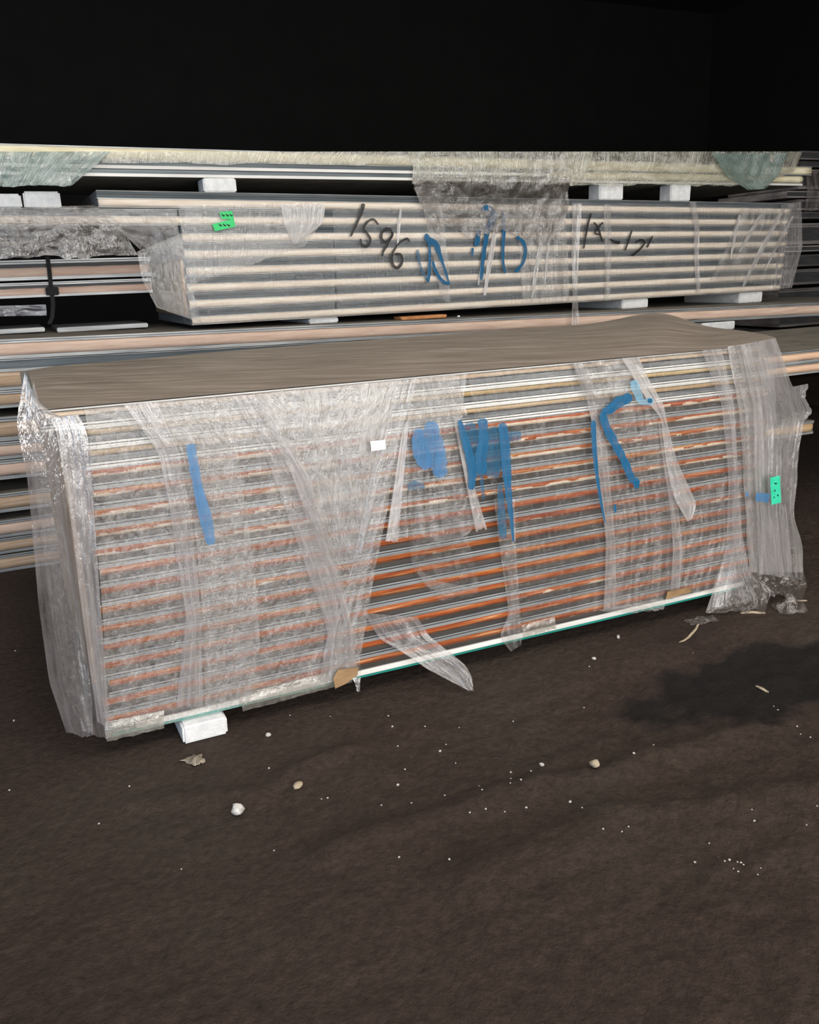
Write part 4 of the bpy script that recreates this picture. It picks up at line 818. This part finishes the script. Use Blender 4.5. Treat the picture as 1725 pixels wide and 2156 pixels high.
def tube_path(pts, r, name, material, label, cat, lift=0.004):
    P = catmull([tuple(on_z(x, y, 0)) for x, y in pts], 5); V = []; Fc = []; n = len(P); k = 6
    for i, p in enumerate(P):
        t = Vector(P[min(i + 1, n - 1)] - P[max(i - 1, 0)]).normalized(); s = t.cross(Vector((0, 0, 1))).normalized(); rr = r * (0.5 + 0.5 * math.sin(math.pi * (0.12 + 0.76 * i / (n - 1))))
        c = Vector((p[0], p[1], ground_z(p[0], p[1]) + lift))
        for q in range(k):
            a = q / k * 2 * math.pi; V.append(c + s * math.cos(a) * rr + Vector((0, 0, 1)) * math.sin(a) * rr * 0.6)
    for i in range(n - 1):
        for q in range(k): Fc.append((i * k + q, i * k + (q + 1) % k, (i + 1) * k + (q + 1) % k, (i + 1) * k + q))
    Fc.append(tuple(range(k))); Fc.append(tuple(range(n * k - 1, n * k - k - 1, -1)))
    return tag(link(name, mesh(V, Fc), material, None, smooth=True), label, cat)
tube_path([(1470, 1315), (1462, 1330), (1448, 1342), (1432, 1354)], 0.006, 'twig', M['tan_stone'], 'short curved brown twig on the mud near the right end', 'twig')
tube_path([(1594, 1434), (1604, 1440), (1619, 1445)], 0.007, 'wood_sliver', M['tan_stone'], 'pale sliver lying in the dark wet patch', 'wood sliver')
tube_path([(1560, 1292), (1585, 1290), (1612, 1291)], 0.009, 'wood_sliver', M['tan_stone'], 'tan wood sliver beside the flared film at right', 'wood sliver')
tube_path([(1662, 1266), (1680, 1264), (1700, 1264)], 0.006, 'wood_sliver', M['tan_stone'], 'thin wood sliver near the right frame edge by the film heap', 'wood sliver')
Z6 = [(57, 33), (1225, 12), (1395, 12), (1640, 5), (1657, 47), (545, 303), (415, 448), (38, 320), (1357, 343), (1383, 338), (1680, 287), (1610, 370), (1135, 222), (1155, 553), (763, 635), (1685, 590), (1710, 218), (1680, 123)]
Z7 = [(760, 203), (1197, 131), (738, 350), (440, 403), (133, 543), (198, 592), (213, 445), (70, 445), (157, 503), (430, 627), (430, 655), (515, 625), (947, 565), (1030, 533), (297, 692), (428, 695), (473, 688), (152, 725), (12, 762), (310, 730), (325, 795), (258, 817), (405, 800), (495, 779), (680, 750), (730, 783), (897, 888), (818, 890), (925, 870), (1205, 1000), (172, 1004), (1265, 920), (1455, 833), (1443, 803), (1675, 850), (1718, 775), (1650, 462), (1635, 432), (1690, 485), (1537, 343), (1555, 355), (1350, 990), (1385, 992), (1400, 997), (1410, 1008), (1330, 1005), (1387, 1043), (1367, 1030), (1470, 1045), (1482, 1020), (1305, 975)]
spots = [(x / 2.006, 1500 + y / 2.006) for x, y in Z6] + [(860 + x / 1.994, 1300 + y / 1.994) for x, y in Z7] + [(32, 1370), (29, 1515)]
big = {(1657, 47), (1680, 287), (495, 779), (680, 750), (133, 543), (947, 565)}
proto = [lump(0.0042, s, 1) for s in range(4)]
for q in proto: q.materials.append(M['crumb'])
MARKS = ((501, 1715, 'the largest white foam chunk'), (628, 1657, 'the smooth tan pebble'), (1253, 1617, 'the jagged stone chip'), (1606, 1440, 'the sliver in the wet patch'), (425, 1530, 'the white floor block'),
         (960, 1440, 'the trailing film tail'), (100, 1480, 'the left end of the front bundle'), (1560, 1800, 'the lower right corner'), (1251, 1389, 'the bundle front at right'))
for i, (px, py) in enumerate(spots):
    w = on_z(px, py, 0.0)
    o = bpy.data.objects.new('foam_crumb', proto[i % 4]); C.objects.link(o)
    s = random.uniform(0.5, 0.85) * (1.45 if i < len(Z6) + len(Z7) and (Z6 + Z7)[i] in big else 1.0)
    o.scale = (s, s, s); o.location = (w[0], w[1], ground_z(w[0], w[1]) - 0.0008); o.rotation_euler = (0, 0, random.uniform(0, 6.2))
    near = min(MARKS, key=lambda m: math.hypot((px - m[0]), (py - m[1]) * 1.3))[2]
    tag(o, 'tiny white foam crumb on the mud nearest ' + near, 'foam crumb', 'tiny foam crumbs nearest ' + near)
